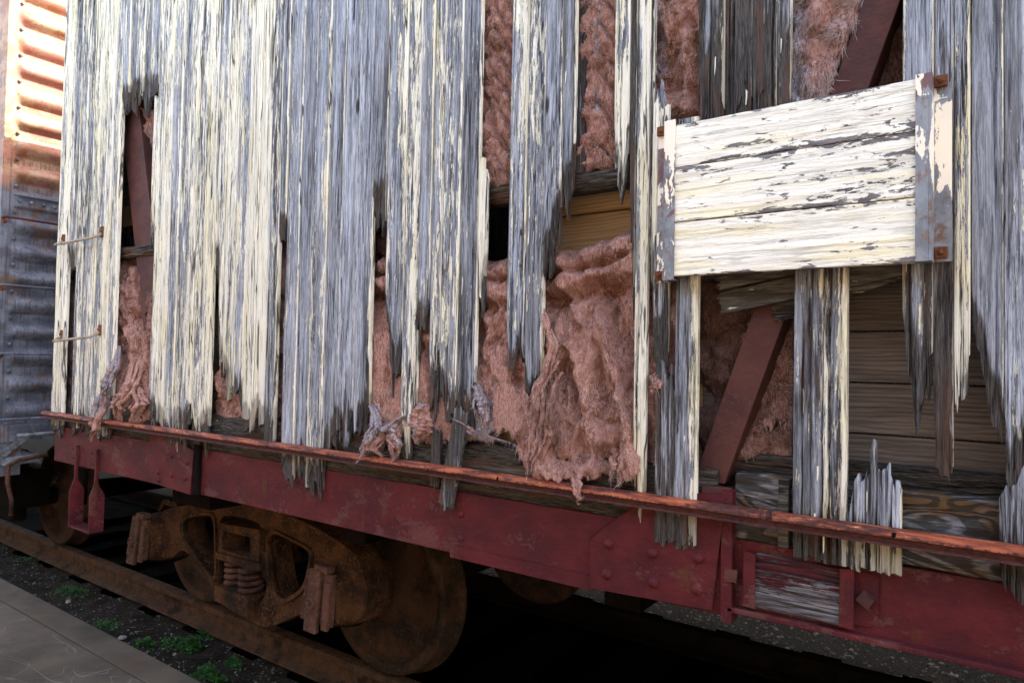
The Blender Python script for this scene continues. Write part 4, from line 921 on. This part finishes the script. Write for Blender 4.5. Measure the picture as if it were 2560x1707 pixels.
tuft([(1650, 930), (1638, 965), (1630, 985)], [.02, .018, .005], [.02, -.01, -.01], 35, .4, 150)
tuft([(1345, 760), (1385, 850), (1370, 930), (1330, 1010)], [.012, .014, .018, .01], [.02, .0, -.01, -.02], 39, .1, 300)

# ---------------------------------------------------------------- truck under the car
RW = .42; AX = [-2.576, -4.252]
def wheel(xc, y, side, parent, org, name='wheel'):
    s = side; pr = [(.045, -.03), (.05, -.05), (.10, -.05), (.12, -.035), (.16, .0), (.22, .022), (.29, .034), (.335, .030), (.352, .018), (.360, -.018), (.368, -.028), (.405, -.03), (.418, -.022), (RW, -.012), (RW+.003, .06), (RW+.008, .078), (RW+.022, .088), (RW+.026, .10), (RW+.018, .115), (.39, .118), (.36, .11), (.33, .07), (.12, .07), (.09, .10), (.05, .10)]
    mb = MB().lathe((xc, y+.03*s, RW), [(r, yy*s) for r, yy in pr], 72); return mb.build(name, 'wheel', parent, org, smooth=True)
for xc in AX:
    a = part(MB().tube([(xc, .36, RW), (xc, .66, RW), (xc, .85, RW), (xc, 2.14, RW), (xc, 2.34, RW), (xc, 2.6, RW)], [.06, .06, .085, .085, .06, .06], 20), 'axle', 'shade_grease', smooth=True)
    wheel(xc, .713, 1, a, CAR); wheel(xc, 2.98-.713, -1, a, CAR)
FY = .40
def P2(pts, y=FY): return [W(a, b, y) for a, b in pts]
def rnd_poly(pts, it=2):
    for _ in range(it):
        q = []
        for i in range(len(pts)):
            a, b = pts[i], pts[(i+1) % len(pts)]; q += [(a[0]*.78+b[0]*.22, a[1]*.78+b[1]*.22), (a[0]*.22+b[0]*.78, a[1]*.22+b[1]*.78)]
        pts = q
    return pts
outer = [(398, 1296), (414, 1270), (457, 1265), (513, 1256), (560, 1247), (640, 1258), (720, 1285), (789, 1317), (850, 1354), (890, 1385), (908, 1425), (922, 1496), (905, 1545), (867, 1560), (800, 1550), (780, 1520), (750, 1535), (698, 1556), (673, 1570), (640, 1560), (612, 1545), (538, 1500), (531, 1462), (496, 1416), (457, 1368), (430, 1395), (400, 1395)]
h1 = [(466, 1294), (524, 1287), (539, 1297), (541, 1380), (541, 1440), (531, 1440), (500, 1396), (468, 1349), (461, 1318)]
h2 = [(673, 1345), (690, 1330), (730, 1350), (777, 1374), (777, 1400), (762, 1468), (712, 1499), (694, 1483), (684, 1430), (676, 1382)]
h3 = [(548, 1300), (566, 1285), (640, 1303), (652, 1314), (655, 1440), (668, 1455), (660, 1500), (620, 1512), (545, 1478), (547, 1400)]
sf = MB().poly(rnd_poly(P2(outer)), FY, FY+.13, [rnd_poly(P2(h1)), rnd_poly(P2(h2)), rnd_poly(P2(h3), 1)])
sfo = part(sf, 'side_frame', 'rust', bevel=.014)
# raised flange around the windows
def rim(pts, wd, y0, y1):
    q = rnd_poly(P2(pts)); c = np.mean(q, 0); big = [(c[0]+(a-c[0])*(1+wd), c[1]+(b-c[1])*(1+wd)) for a, b in q]
    return MB().poly(big, y0, y1, [q])
part(rim(h1, .14, FY-.014, FY+.02), 'window_rim', 'rust', sfo, bevel=.006); part(rim(h2, .13, FY-.014, FY+.02), 'window_rim', 'rust', sfo, bevel=.006)
# inner side walls of the window openings (deep casting)
def wall(pts, y0, y1):
    q = P2(pts); n = len(q); V = [(x, y0, z) for x, z in q]+[(x, y1, z) for x, z in q]; return MB().add(V, [(i, (i+1) % n, (i+1) % n+n, i+n) for i in range(n)])
# bolster end and springs
b0 = P2([(548, 1306), (648, 1325), (648, 1404), (545, 1380)], .36)
bh = P2([(556, 1326), (624, 1343), (626, 1384), (612, 1390), (555, 1372)], .36)
bol = part(MB().poly(b0, .36, .60, [bh]).poly(P2([(538, 1379), (648, 1410), (648, 1426), (612, 1424), (600, 1414), (538, 1394)], .345), .345, .60), 'bolster', 'rust', bevel=.006)
part(MB().box((b0[0][0], .50, b0[3][1]), (b0[1][0], 2.6, b0[0][1])), 'bolster_beam', 'shade_grease')
xs0, zs_ = W(572, 1478, .38); zt0 = zof(572, 1405, .38); xs1 = W(617, 1478, .38)[0]
def spring(x, y, z0, z1, r, wr, turns):
    n = int(turns*18); return MB().tube([(x+r*math.cos(2*math.pi*i/18), y+r*math.sin(2*math.pi*i/18), z0+(z1-z0)*i/n) for i in range(n+1)], wr, 8)
zs0_ = W(590, 1478, .38)[1]; zt0_ = W(590, 1412, .38)[1]
sx = W(575, 1440, .40)[0], W(622, 1440, .40)[0]
for x, y, rr in ((sx[0], .44, .052), (sx[1], .42, .058), (sx[0]+.01, .54, .052), (sx[1]+.01, .54, .055)):
    part(spring(x, y, zs0_, zt0_, rr, .0145, 4.2), 'coil_spring', 'rust_lid', bol, smooth=True)
sp_ = part(MB().poly(P2([(537, 1463), (618, 1493), (618, 1541), (536, 1500)], .34), .34, .60).poly(P2([(537, 1480), (619, 1513), (619, 1522), (537, 1488)], .33), .33, .3395), 'spring_plank', 'rust', bevel=.005)
part(MB().poly(P2([(655, 1380), (668, 1385), (672, 1440), (657, 1436)], .375), .375, .399), 'wear_plate', 'rust', sfo, bevel=.004)
# journal boxes: body reaching from the frame out to the lid
def jbox(xc):
    yf = .325; zc = .50; w2 = .115; V = []; prof_ = []
    top = zc+.125; bt = zc-.135
    secs = [(yf, .105, .105, .12), (yf+.03, .11, .11, .13), (.44, .13, .13, .15), (.58, .135, .13, .155), (.66, .12, .12, .14)]
    ns = 20; mb = MB(); V = []
    for y, a, b, c in secs:
        for j in range(ns):
            t = 2*math.pi*j/ns; ct, st_ = math.cos(t), math.sin(t); e = .5
            V.append((xc+a*math.copysign(abs(ct)**e, ct), y, zc-.01+(b if st_ > 0 else c)*math.copysign(abs(st_)**e, st_)))
    Fc = [(i*ns+j, i*ns+(j+1) % ns, (i+1)*ns+(j+1) % ns, (i+1)*ns+j) for i in range(len(secs)-1) for j in range(ns)]+[tuple(range(ns))[::-1], tuple((len(secs)-1)*ns+j for j in range(ns))]
    o = part(mb.add(V, Fc), 'journal_box', 'rust', smooth=False, bevel=.004)
    # greasy lower belly
    part(MB().tube([(xc, .36, zc-.10), (xc, .52, zc-.125), (xc, .68, zc-.11)], [.055, .075, .06], 14), 'oil_cellar', 'shade_grease', o, smooth=True)
    # arch flange on top
    part(MB().poly([(xc-.16, zc), (xc-.15, zc+.12), (xc-.09, zc+.185), (xc+.06, zc+.185), (xc+.14, zc+.12), (xc+.155, zc-.05), (xc+.135, zc-.05), (xc+.12, zc+.10), (xc+.05, zc+.155), (xc-.08, zc+.155), (xc-.13, zc+.10), (xc-.14, zc)], .50, .56), 'arch_flange', 'rust', o, bevel=.006)
    # lid: plate, centre ridge, pulled handle boss, hinge
    zl_ = zc-.005
    def T(x, y, z): return (xc+x, yf-.012+y-.10*(0) - (.11-z)*.10, zl_+z)
    def tb(x0, x1, y0, y1, z0, z1, tp=1.):
        v = [T(x0, y0, z0), T(x1, y0, z0), T(x1, y1, z0), T(x0, y1, z0), T(x0*tp, y0, z1), T(x1*tp, y0, z1), T(x1*tp, y1, z1), T(x0*tp, y1, z1)]
        return v, [(0, 3, 2, 1), (4, 5, 6, 7), (0, 1, 5, 4), (1, 2, 6, 5), (2, 3, 7, 6), (3, 0, 4, 7)]
    lid = MB(); lid.add(*tb(-.115, .10, -.004, .022, -.115, .115, .86)); lo = part(lid, 'journal_lid', 'rust_lid', o, bevel=.006)
    return o, T, tb
for xc in AX:
    o, T, tb = jbox(xc)
    lid = [c for c in o.children if c.name.startswith('journal_lid')][0]
    m2 = MB(); m2.add(*tb(-.055, .03, -.028, -.003, -.150, .13, .9)); m2.add(*tb(.058, .10, -.022, -.003, -.125, .085, .9)); m2.add(*tb(-.03, .06, -.02, .03, .118, .15))
    c = T(-.015, -.028, -.02); m2.lathe(c, [(.006, -.004), (.014, -.006), (.020, -.016), (.029, -.014), (.032, 0)], 18)
    me_ = m2.build('tmp', 'rust_lid', None, CAR, bevel=.005)   # merge ridge into the lid mesh
    bm_ = bmesh.new(); bm_.from_mesh(lid.data); bm_.from_mesh(me_.data); bm_.to_mesh(lid.data); bm_.free(); bpy.data.objects.remove(me_)
# underframe
uf = MB(); uf.box((XEND+.1, 1.32, .80), (5, 1.66, 1.0)); uf.box((b0[0][0]-.05, .12, .84), (b0[0][0]+.30, 2.86, .98)); uf.box((XEND+.12, .12, .90), (XEND+.30, 2.86, .98))
for xx in (-2.2, -1.0, .3, 1.6, 3.): uf.box((xx, .12, .86), (xx+.12, 2.86, .98))
part(uf, 'underframe', 'shade_grease')
part(MB().box((XEND+.05, 2.93, zb), (5.1, 2.955, 1.12)), 'far_side_sill', 'red')

# ---------------------------------------------------------------- neighbour car
NX = -5.68; NC = (-7.5, 1.49, 0)
nb = thing('steel_boxcar', 'rusty corrugated steel boxcar end, sunlit at the top, parked left of the wooden car', 'boxcar', NC)
def npart(mb, name, mat, parent=None, **k): return mb.build(name, mat, parent or nb, NC, **k)
per = .187
ys = np.concatenate([np.linspace(.0, .9, 60), np.linspace(.93, 2.98, 30)]); zs = np.linspace(1.02, 5.0, 540); Y, Z = np.meshgrid(ys, zs)
zoff = E(70, 585, NX)[1]
ph = (Z-zoff)/per; fade = ss(.05, .10, Y)
big = np.where((np.floor(ph).astype(int) % 2) == 0, 1., .8)
Xc = NX+fade*(.030)*np.maximum(-.6, np.sin(2*math.pi*ph))*big*1.0
Xc = np.where(np.abs(Z-E(60, 505, NX)[1]) < .035, NX, Xc)
V = np.stack([Xc, Y, Z], 2).reshape(-1, 3); mb = MB(); mb.V = V.tolist(); mb.F = grid_faces(540, 90, 0, True); ce = npart(mb, 'corrugated_end', 'corr', smooth=True)
rv = MB()
zz = 1.1
for i in range(34):
    z = 1.1+i*per/2
    if abs(z-E(60, 505, NX)[1]) > .03: npart(MB().dome((NX+.001, .075, z), .013, .010, 10, axis=(1, 0, 0)), 'rivet', 'web', ce, smooth=True)
for i in range(9): npart(MB().dome((NX+.001, .10+i*.075, E(60, 505, NX)[1]), .013, .010, 10, axis=(1, 0, 0)), 'rivet', 'web', ce, smooth=True)
npart(MB().box((NX-.10, -.012, 1.0), (NX+.012, .035, 5.0)), 'corner_post', 'corr', bevel=.003)
npart(MB().box((-16, 0, 1.0), (NX-.101, .03, 5.0)), 'side_wall', 'corr')
npart(MB().box((-16, 2.95, 1.0), (NX-.10, 2.98, 5.0)), 'side_wall', 'corr')
npart(MB().box((-16, -.05, 5.02), (NX+.03, 3.03, 5.1)), 'roof', 'roof')
for py in (545, 714, 884, 1047):
    z = E(40, py, NX+.07)[1]; o = npart(MB().tube([(NX+.0, .0, z), (NX+.06, .0, z), (NX+.07, .03, z), (NX+.07, .57, z), (NX+.06, .60, z), (NX, .60, z)], .009, 8), 'grab_iron', 'bar' if py < 700 else 'corr', smooth=True)
    npart(MB().dome((NX+.012, .01, z-.02), .02, .012, 10, axis=(1, 0, 0)), 'bolt', 'bolt', o)
zs_n = E(40, 1060, NX)[1]
es = MB(); es.poly([(NX-.1, .98), (NX+.05, .98), (NX+.05, zs_n), (NX-.1, zs_n)], .0, 2.98)
npart(es.box((NX-.10, 0, .74), (NX+.02, .16, .979)), 'end_sill', 'corr')
npart(MB().box((-16, .03, .78), (NX-.12, .06, 1.0)), 'side_sill', 'web')
wx = -6.455
na = npart(MB().tube([(wx, .4, RW), (wx, .85, RW), (wx, 2.6, RW)], [.06, .085, .06], 20), 'axle', 'shade_grease', smooth=True); wheel(wx, .713, 1, na, NC); wheel(wx, 2.267, -1, na, NC)
jb = MB(); 
for (a, b) in (((wx-.12, .33, .36), (wx+.12, .62, .66)), ((wx-.9, .42, .52), (wx-.1, .54, .80)), ((wx-.8, .42, .22), (wx-.1, .54, .36))): jb.box(a, b)
npart(jb, 'truck_frame', 'shade_grease', bevel=.02)
npart(MB().box((NX-.4, 1.3, .62), (NX+.35, 1.68, .92)).box((NX+.3, 1.25, .6), (NX+.55, 1.73, .94)), 'coupler', 'rust', bevel=.03)
zr_ = E(60, 1088, NX+.12)[1]
npart(MB().tube([(NX+.12, .10, zr_), (NX+.12, .7, zr_+.01), (NX+.12, 1.3, zr_)], .014, 8), 'uncoupling_lever', 'web', smooth=True)
zq = E(40, 1150, NX+.10)[1]
npart(MB().tube([(NX+.10, .30, zq+.02), (NX+.10, .12, zq), (NX+.10, .06, zq-.03), (NX+.10, .06, zq-.15), (NX+.10, .09, zq-.28), (NX+.10, .09, zq-.38)], .014, 8), 'bent_handle', 'rust_lid', smooth=True)
sg = MB(); sg.poly([(NX-.3, zq-.03), (NX+.08, zq-.03), (NX+.06, zq+.02), (NX-.28, zq+.02)], .04, .26); npart(sg, 'sill_step', 'web', bevel=.01)
npart(MB().add([(NX+.02, .02, zq+.05), (NX+.06, .02, zq+.05), (NX+.06, .22, zq+.22), (NX+.02, .22, zq+.22), (NX+.02, .05, zq+.02), (NX+.06, .05, zq+.02), (NX+.06, .25, zq+.19), (NX+.02, .25, zq+.19)], [(0, 1, 2, 3), (7, 6, 5, 4), (0, 4, 5, 1), (1, 5, 6, 2), (2, 6, 7, 3), (3, 7, 4, 0)]), 'diagonal_strap', 'web')
npart(MB().tube([(NX+.05, .55, .86), (NX+.2, .5, .70), (NX+.2, .5, .5)], .03, 10), 'air_hose', 'shade_grease', smooth=True)

# ---------------------------------------------------------------- ground, platform, track
def gridxy(x, y): return np.meshgrid(x, y)
gx = np.concatenate([[-80, -40, -20, -12], np.linspace(-9, 3, 200), [6, 12, 30, 80]]); gy = np.concatenate([[-60, -20, -8, -2, -.3], np.linspace(.0, 4.6, 130), [6, 12, 30, 80]])
X, Y = gridxy(gx, gy); inn = (X > -9.1) & (X < 3.1) & (Y > -.1) & (Y < 4.7)
Zg = -.172+np.where(inn, .028*(fbm(X*7, Y*7, 4, 5)-.5)+.02*(fbm(X*1.7, Y*1.7, 6, 2)-.5)+.02*ss(.30, .24, Y), 0)-.02*(~inn)
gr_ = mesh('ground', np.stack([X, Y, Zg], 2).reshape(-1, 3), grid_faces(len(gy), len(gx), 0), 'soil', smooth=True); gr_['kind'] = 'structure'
def gz(x, y): 
    i = int(np.clip(np.searchsorted(gx, x)-1, 0, len(gx)-2)); j = int(np.clip(np.searchsorted(gy, y)-1, 0, len(gy)-2)); return float(Zg[j, i])
PZ = -.10
pv = MB(); pv.box((-40, -.3+.0, -.30), (12, -.3, -.3)) if False else None
ysl = [(-12, .052), (.060, .236)]
for i, (a, b) in enumerate(ysl):
    o = MB().box((-40, a, -.32), (14, b, PZ-.002*i)).build('concrete_platform', 'concrete', bevel=.006); o['kind'] = 'structure'
def rail(y0):
    yc = y0+.036; pr = [(-.036, -.002), (-.030, 0), (.030, 0), (.036, -.002), (.036, -.034), (.010, -.044), (.008, -.12), (.066, -.138), (.068, -.150), (-.068, -.150), (-.066, -.138), (-.008, -.12), (-.010, -.044), (-.036, -.034)]
    xs = np.linspace(-18, 9, 260); V = []; m = len(pr)
    for j, (y, z) in enumerate(pr): V += np.stack([xs, yc+y+.002*(fbm(xs*9, j*1., 3, 3)-.5), z+.0*xs+.0015*(fbm(xs*20, j*2., 6, 3)-.5)], 1).tolist()
    n = 260; Fc = []
    for j in range(m):
        k = (j+1) % m; Fc += [(j*n+i, j*n+i+1, k*n+i+1, k*n+i) for i in range(n-1)]
    return V, Fc
for y0, lab in ((.702, 'near rusty rail beside the weedy cinder strip'), (2.278-.036+.03, 'far rail in shadow beneath the wooden car')):
    t = thing('rail', lab, 'rail', (-3, y0+.036, -.15), 'rails of the track')
    V, Fc = rail(y0); mesh('rail_section', V, Fc, 'rail' if y0 < 1 else 'shade_grease', t, (-3, y0+.036, -.15), bevel=0)  # far rail is rusty too; its black is painted shade
    
rs = np.random.RandomState(5)
i = 0
for x in np.arange(-7.6, 2.5, .56):
    lab = 'dark creosoted crosstie under the rails, with under-car shade in its colour'
    x_ = x+rs.uniform(-.03, .03); xs = np.linspace(x_-.11, x_+.11, 14); ys = np.linspace(.64, 2.78, 110); X, Y = np.meshgrid(xs, ys); Z = -.157+.010*(ridge(X*60, Y*3, i+3)-.5)
    mb = MB(); mb.V = np.stack([X, Y, Z], 2).reshape(-1, 3).tolist(); mb.F = grid_faces(110, 14, 0); nn = len(mb.V); mb.A = {'paint': [-.4]*nn, 'rot': [-1.]*nn}
    mb.box((x_-.11, .64, -.30), (x_+.11, 2.78, -.165), paint=-.4, rot=-1.)
    o = mb.build('crosstie', 'tie', None, (0, 0, 0)); o['label'] = lab; o['category'] = 'crosstie'; o['group'] = 'crossties under the rails'; i += 1

# pebbles
def rock(mb, c, r, rs, fl=.6):
    t = (1+5**.5)/2; ico = np.array([(-1, t, 0), (1, t, 0), (-1, -t, 0), (1, -t, 0), (0, -1, t), (0, 1, t), (0, -1, -t), (0, 1, -t), (t, 0, -1), (t, 0, 1), (-t, 0, -1), (-t, 0, 1)])/1.9
    f = [(0, 11, 5), (0, 5, 1), (0, 1, 7), (0, 7, 10), (0, 10, 11), (1, 5, 9), (5, 11, 4), (11, 10, 2), (10, 7, 6), (7, 1, 8), (3, 9, 4), (3, 4, 2), (3, 2, 6), (3, 6, 8), (3, 8, 9), (4, 9, 5), (2, 4, 11), (6, 2, 10), (8, 6, 7), (9, 8, 1)]
    a = rs.uniform(0, 6.28); sc = np.array([rs.uniform(.7, 1.3), rs.uniform(.7, 1.2), fl*rs.uniform(.7, 1.2)])*r
    v = ico*rs.uniform(.8, 1.15, (12, 1))*sc; v = np.stack([v[:, 0]*math.cos(a)-v[:, 1]*math.sin(a), v[:, 0]*math.sin(a)+v[:, 1]*math.cos(a), v[:, 2]], 1)+c
    mb.add(v, f)
mb = MB(); rs = np.random.RandomState(9)
for _ in range(2600):
    x, y = rs.uniform(-7.5, -1.5), rs.uniform(.25, .68); r = .002+.007*rs.rand()**3; rock(mb, (x, y, gz(x, y)+r*.3), r, rs)
o = mb.build('cinder_gravel', 'gravel'); o['kind'] = 'stuff'; o['label'] = 'fine grey pebbles scattered over the cinder strip by the near rail'; o['category'] = 'gravel'
mb = MB()
for _ in range(3800):
    x, y = rs.uniform(-5.5, 1.2), rs.uniform(2.42, 3.6); r = .005+.012*rs.rand()**2; rock(mb, (x, y, gz(x, y)+r*.3), r, rs)
o = mb.build('ballast_gravel', 'gravel'); o['kind'] = 'stuff'; o['label'] = 'coarse grey ballast beyond the far rail, seen under the wooden car'; o['category'] = 'gravel'
stones = [((170, 1499), .022, 'flat pinkish stone lying against the platform edge below the first weed clump'), ((358, 1508), .012, 'small tan pebble alone on the soil near the rail'), ((306, 1589), .024, 'pale grey stone at the platform edge between two weed clumps'),
          ((429, 1580), .012, 'white pebble above the largest weed clump'), ((436, 1633), .016, 'pink-tinged stone at the foot of the largest weed clump'), ((116, 1482), .008, 'tiny white pebble left of the first weed clump, touching the platform')]
for (p, r, lab) in stones:
    x, y = G(*p, -.16); y = max(y, .25); q = MB(); rock(q, (0, 0, 0), r, rs, .7)
    q.V = [(a+x, b+y, c+gz(x, y)+r*.3) for a, b, c in q.V]; o = q.build('stone', 'stone', None, (0, 0, 0), bevel=.002, smooth=False); o['label'] = lab; o['category'] = 'stone'; o['group'] = 'loose stones beside the rail'

def weed(px, py, rad, n, h, lab, seed):
    x, y = G(px, py, -.165); y = min(max(y, .27), .66); rs = np.random.RandomState(seed); z0 = gz(x, y); mb = MB()
    for _ in range(n):
        a = rs.uniform(0, 6.28); r = rad*1.35*rs.rand()**.7*(.45+1.1*float(vn(math.cos(a)*2.2+9, math.sin(a)*2.2+seed, seed))); bx, by = x+r*math.cos(a)*1.2, y+r*math.sin(a)*.55; by = max(by, .245)
        hh = h*rs.uniform(.2, 1)*max(.12, 1-.65*r/rad)*(.4+.9*float(vn(bx*40, by*40, seed))); l = rs.uniform(.008, .020); d = rs.uniform(0, 6.28); tl = rs.uniform(-.2, .9)
        dx_, dy_ = math.cos(d), math.sin(d); w_ = l*.38; p0 = np.array([bx, by, z0+hh]); t1 = np.array([dx_*math.cos(tl), dy_*math.cos(tl), math.sin(tl)])*l; s1 = np.array([-dy_, dx_, 0])*w_
        mb.add([p0, p0+t1*.5+s1+[0, 0, -.001], p0+t1, p0+t1*.5-s1+[0, 0, -.001]], [(0, 1, 2), (0, 2, 3)])
        if rs.rand() < .25: mb.add([(bx, by, z0-.01), (bx+.0015, by, z0-.01), (p0[0], p0[1], p0[2])], [(0, 1, 2)])
    t = mb.build('weed', 'weed'); t['label'] = lab; t['category'] = 'weed'; t['group'] = 'low green weeds in the cinder strip'
weed(175, 1478, .11, 620, .07, 'sprawling weed clump nearest the neighbouring car, beside a flat pinkish stone', 1)
weed(70, 1398, .10, 160, .02, 'faint low weeds close to the rail at the far left', 2)
weed(268, 1562, .09, 380, .04, 'dark low weeds hugging the platform edge in the middle of the strip', 3)
weed(365, 1610, .06, 420, .055, 'small round weed clump left of the largest one', 4)
weed(470, 1618, .11, 1300, .075, 'largest and brightest weed clump, in the middle of the lower strip', 5)
weed(528, 1580, .05, 420, .05, 'weed tuft nearest the rail, touching the largest clump', 6)
weed(520, 1692, .07, 800, .065, 'broad weed clump at the bottom edge of the picture', 7)
weed(582, 1660, .05, 450, .06, 'solitary small weed clump right of the others', 8)
weed(430, 1602, .04, 160, .03, 'tiny yellow-green sprig among the pebbles', 9)

# added wall, unseen beyond the track, only to keep the far ground in shade
wl = thing('shade_wall', 'added masonry wall out of view beyond the track, casts shade', 'wall', (-4, 5.2, -.2))
mb = MB().box((-30, 5.0, -.3), (30, 5.3, 6.0)); mb.build('shade_wall_body', 'shade_wall_brick', wl, (-4, 5.2, -.2))
MB().box((-30, 4.95, 6.001), (30, 5.35, 6.1)).build('shade_wall_coping', 'concrete', wl, (-4, 5.2, -.2))

# depot added out of view on the platform side, only to block the low sky
dp = thing('sky_screen', 'long dark depot added out of view behind the viewer, blocks low sky light', 'building', (-4, -6.2, -.1))
MB().box((-34, -9, -.3), (14, -5.6, 4.1)).build('wall', 'screen', dp, (-4, -6.2, -.1))  # wall of the added sky screen
MB().box((-34.4, -9.4, 4.101), (14.4, -4.9, 4.3)).build('roof', 'roof', dp, (-4, -6.2, -.1))  # roof of the added sky screen
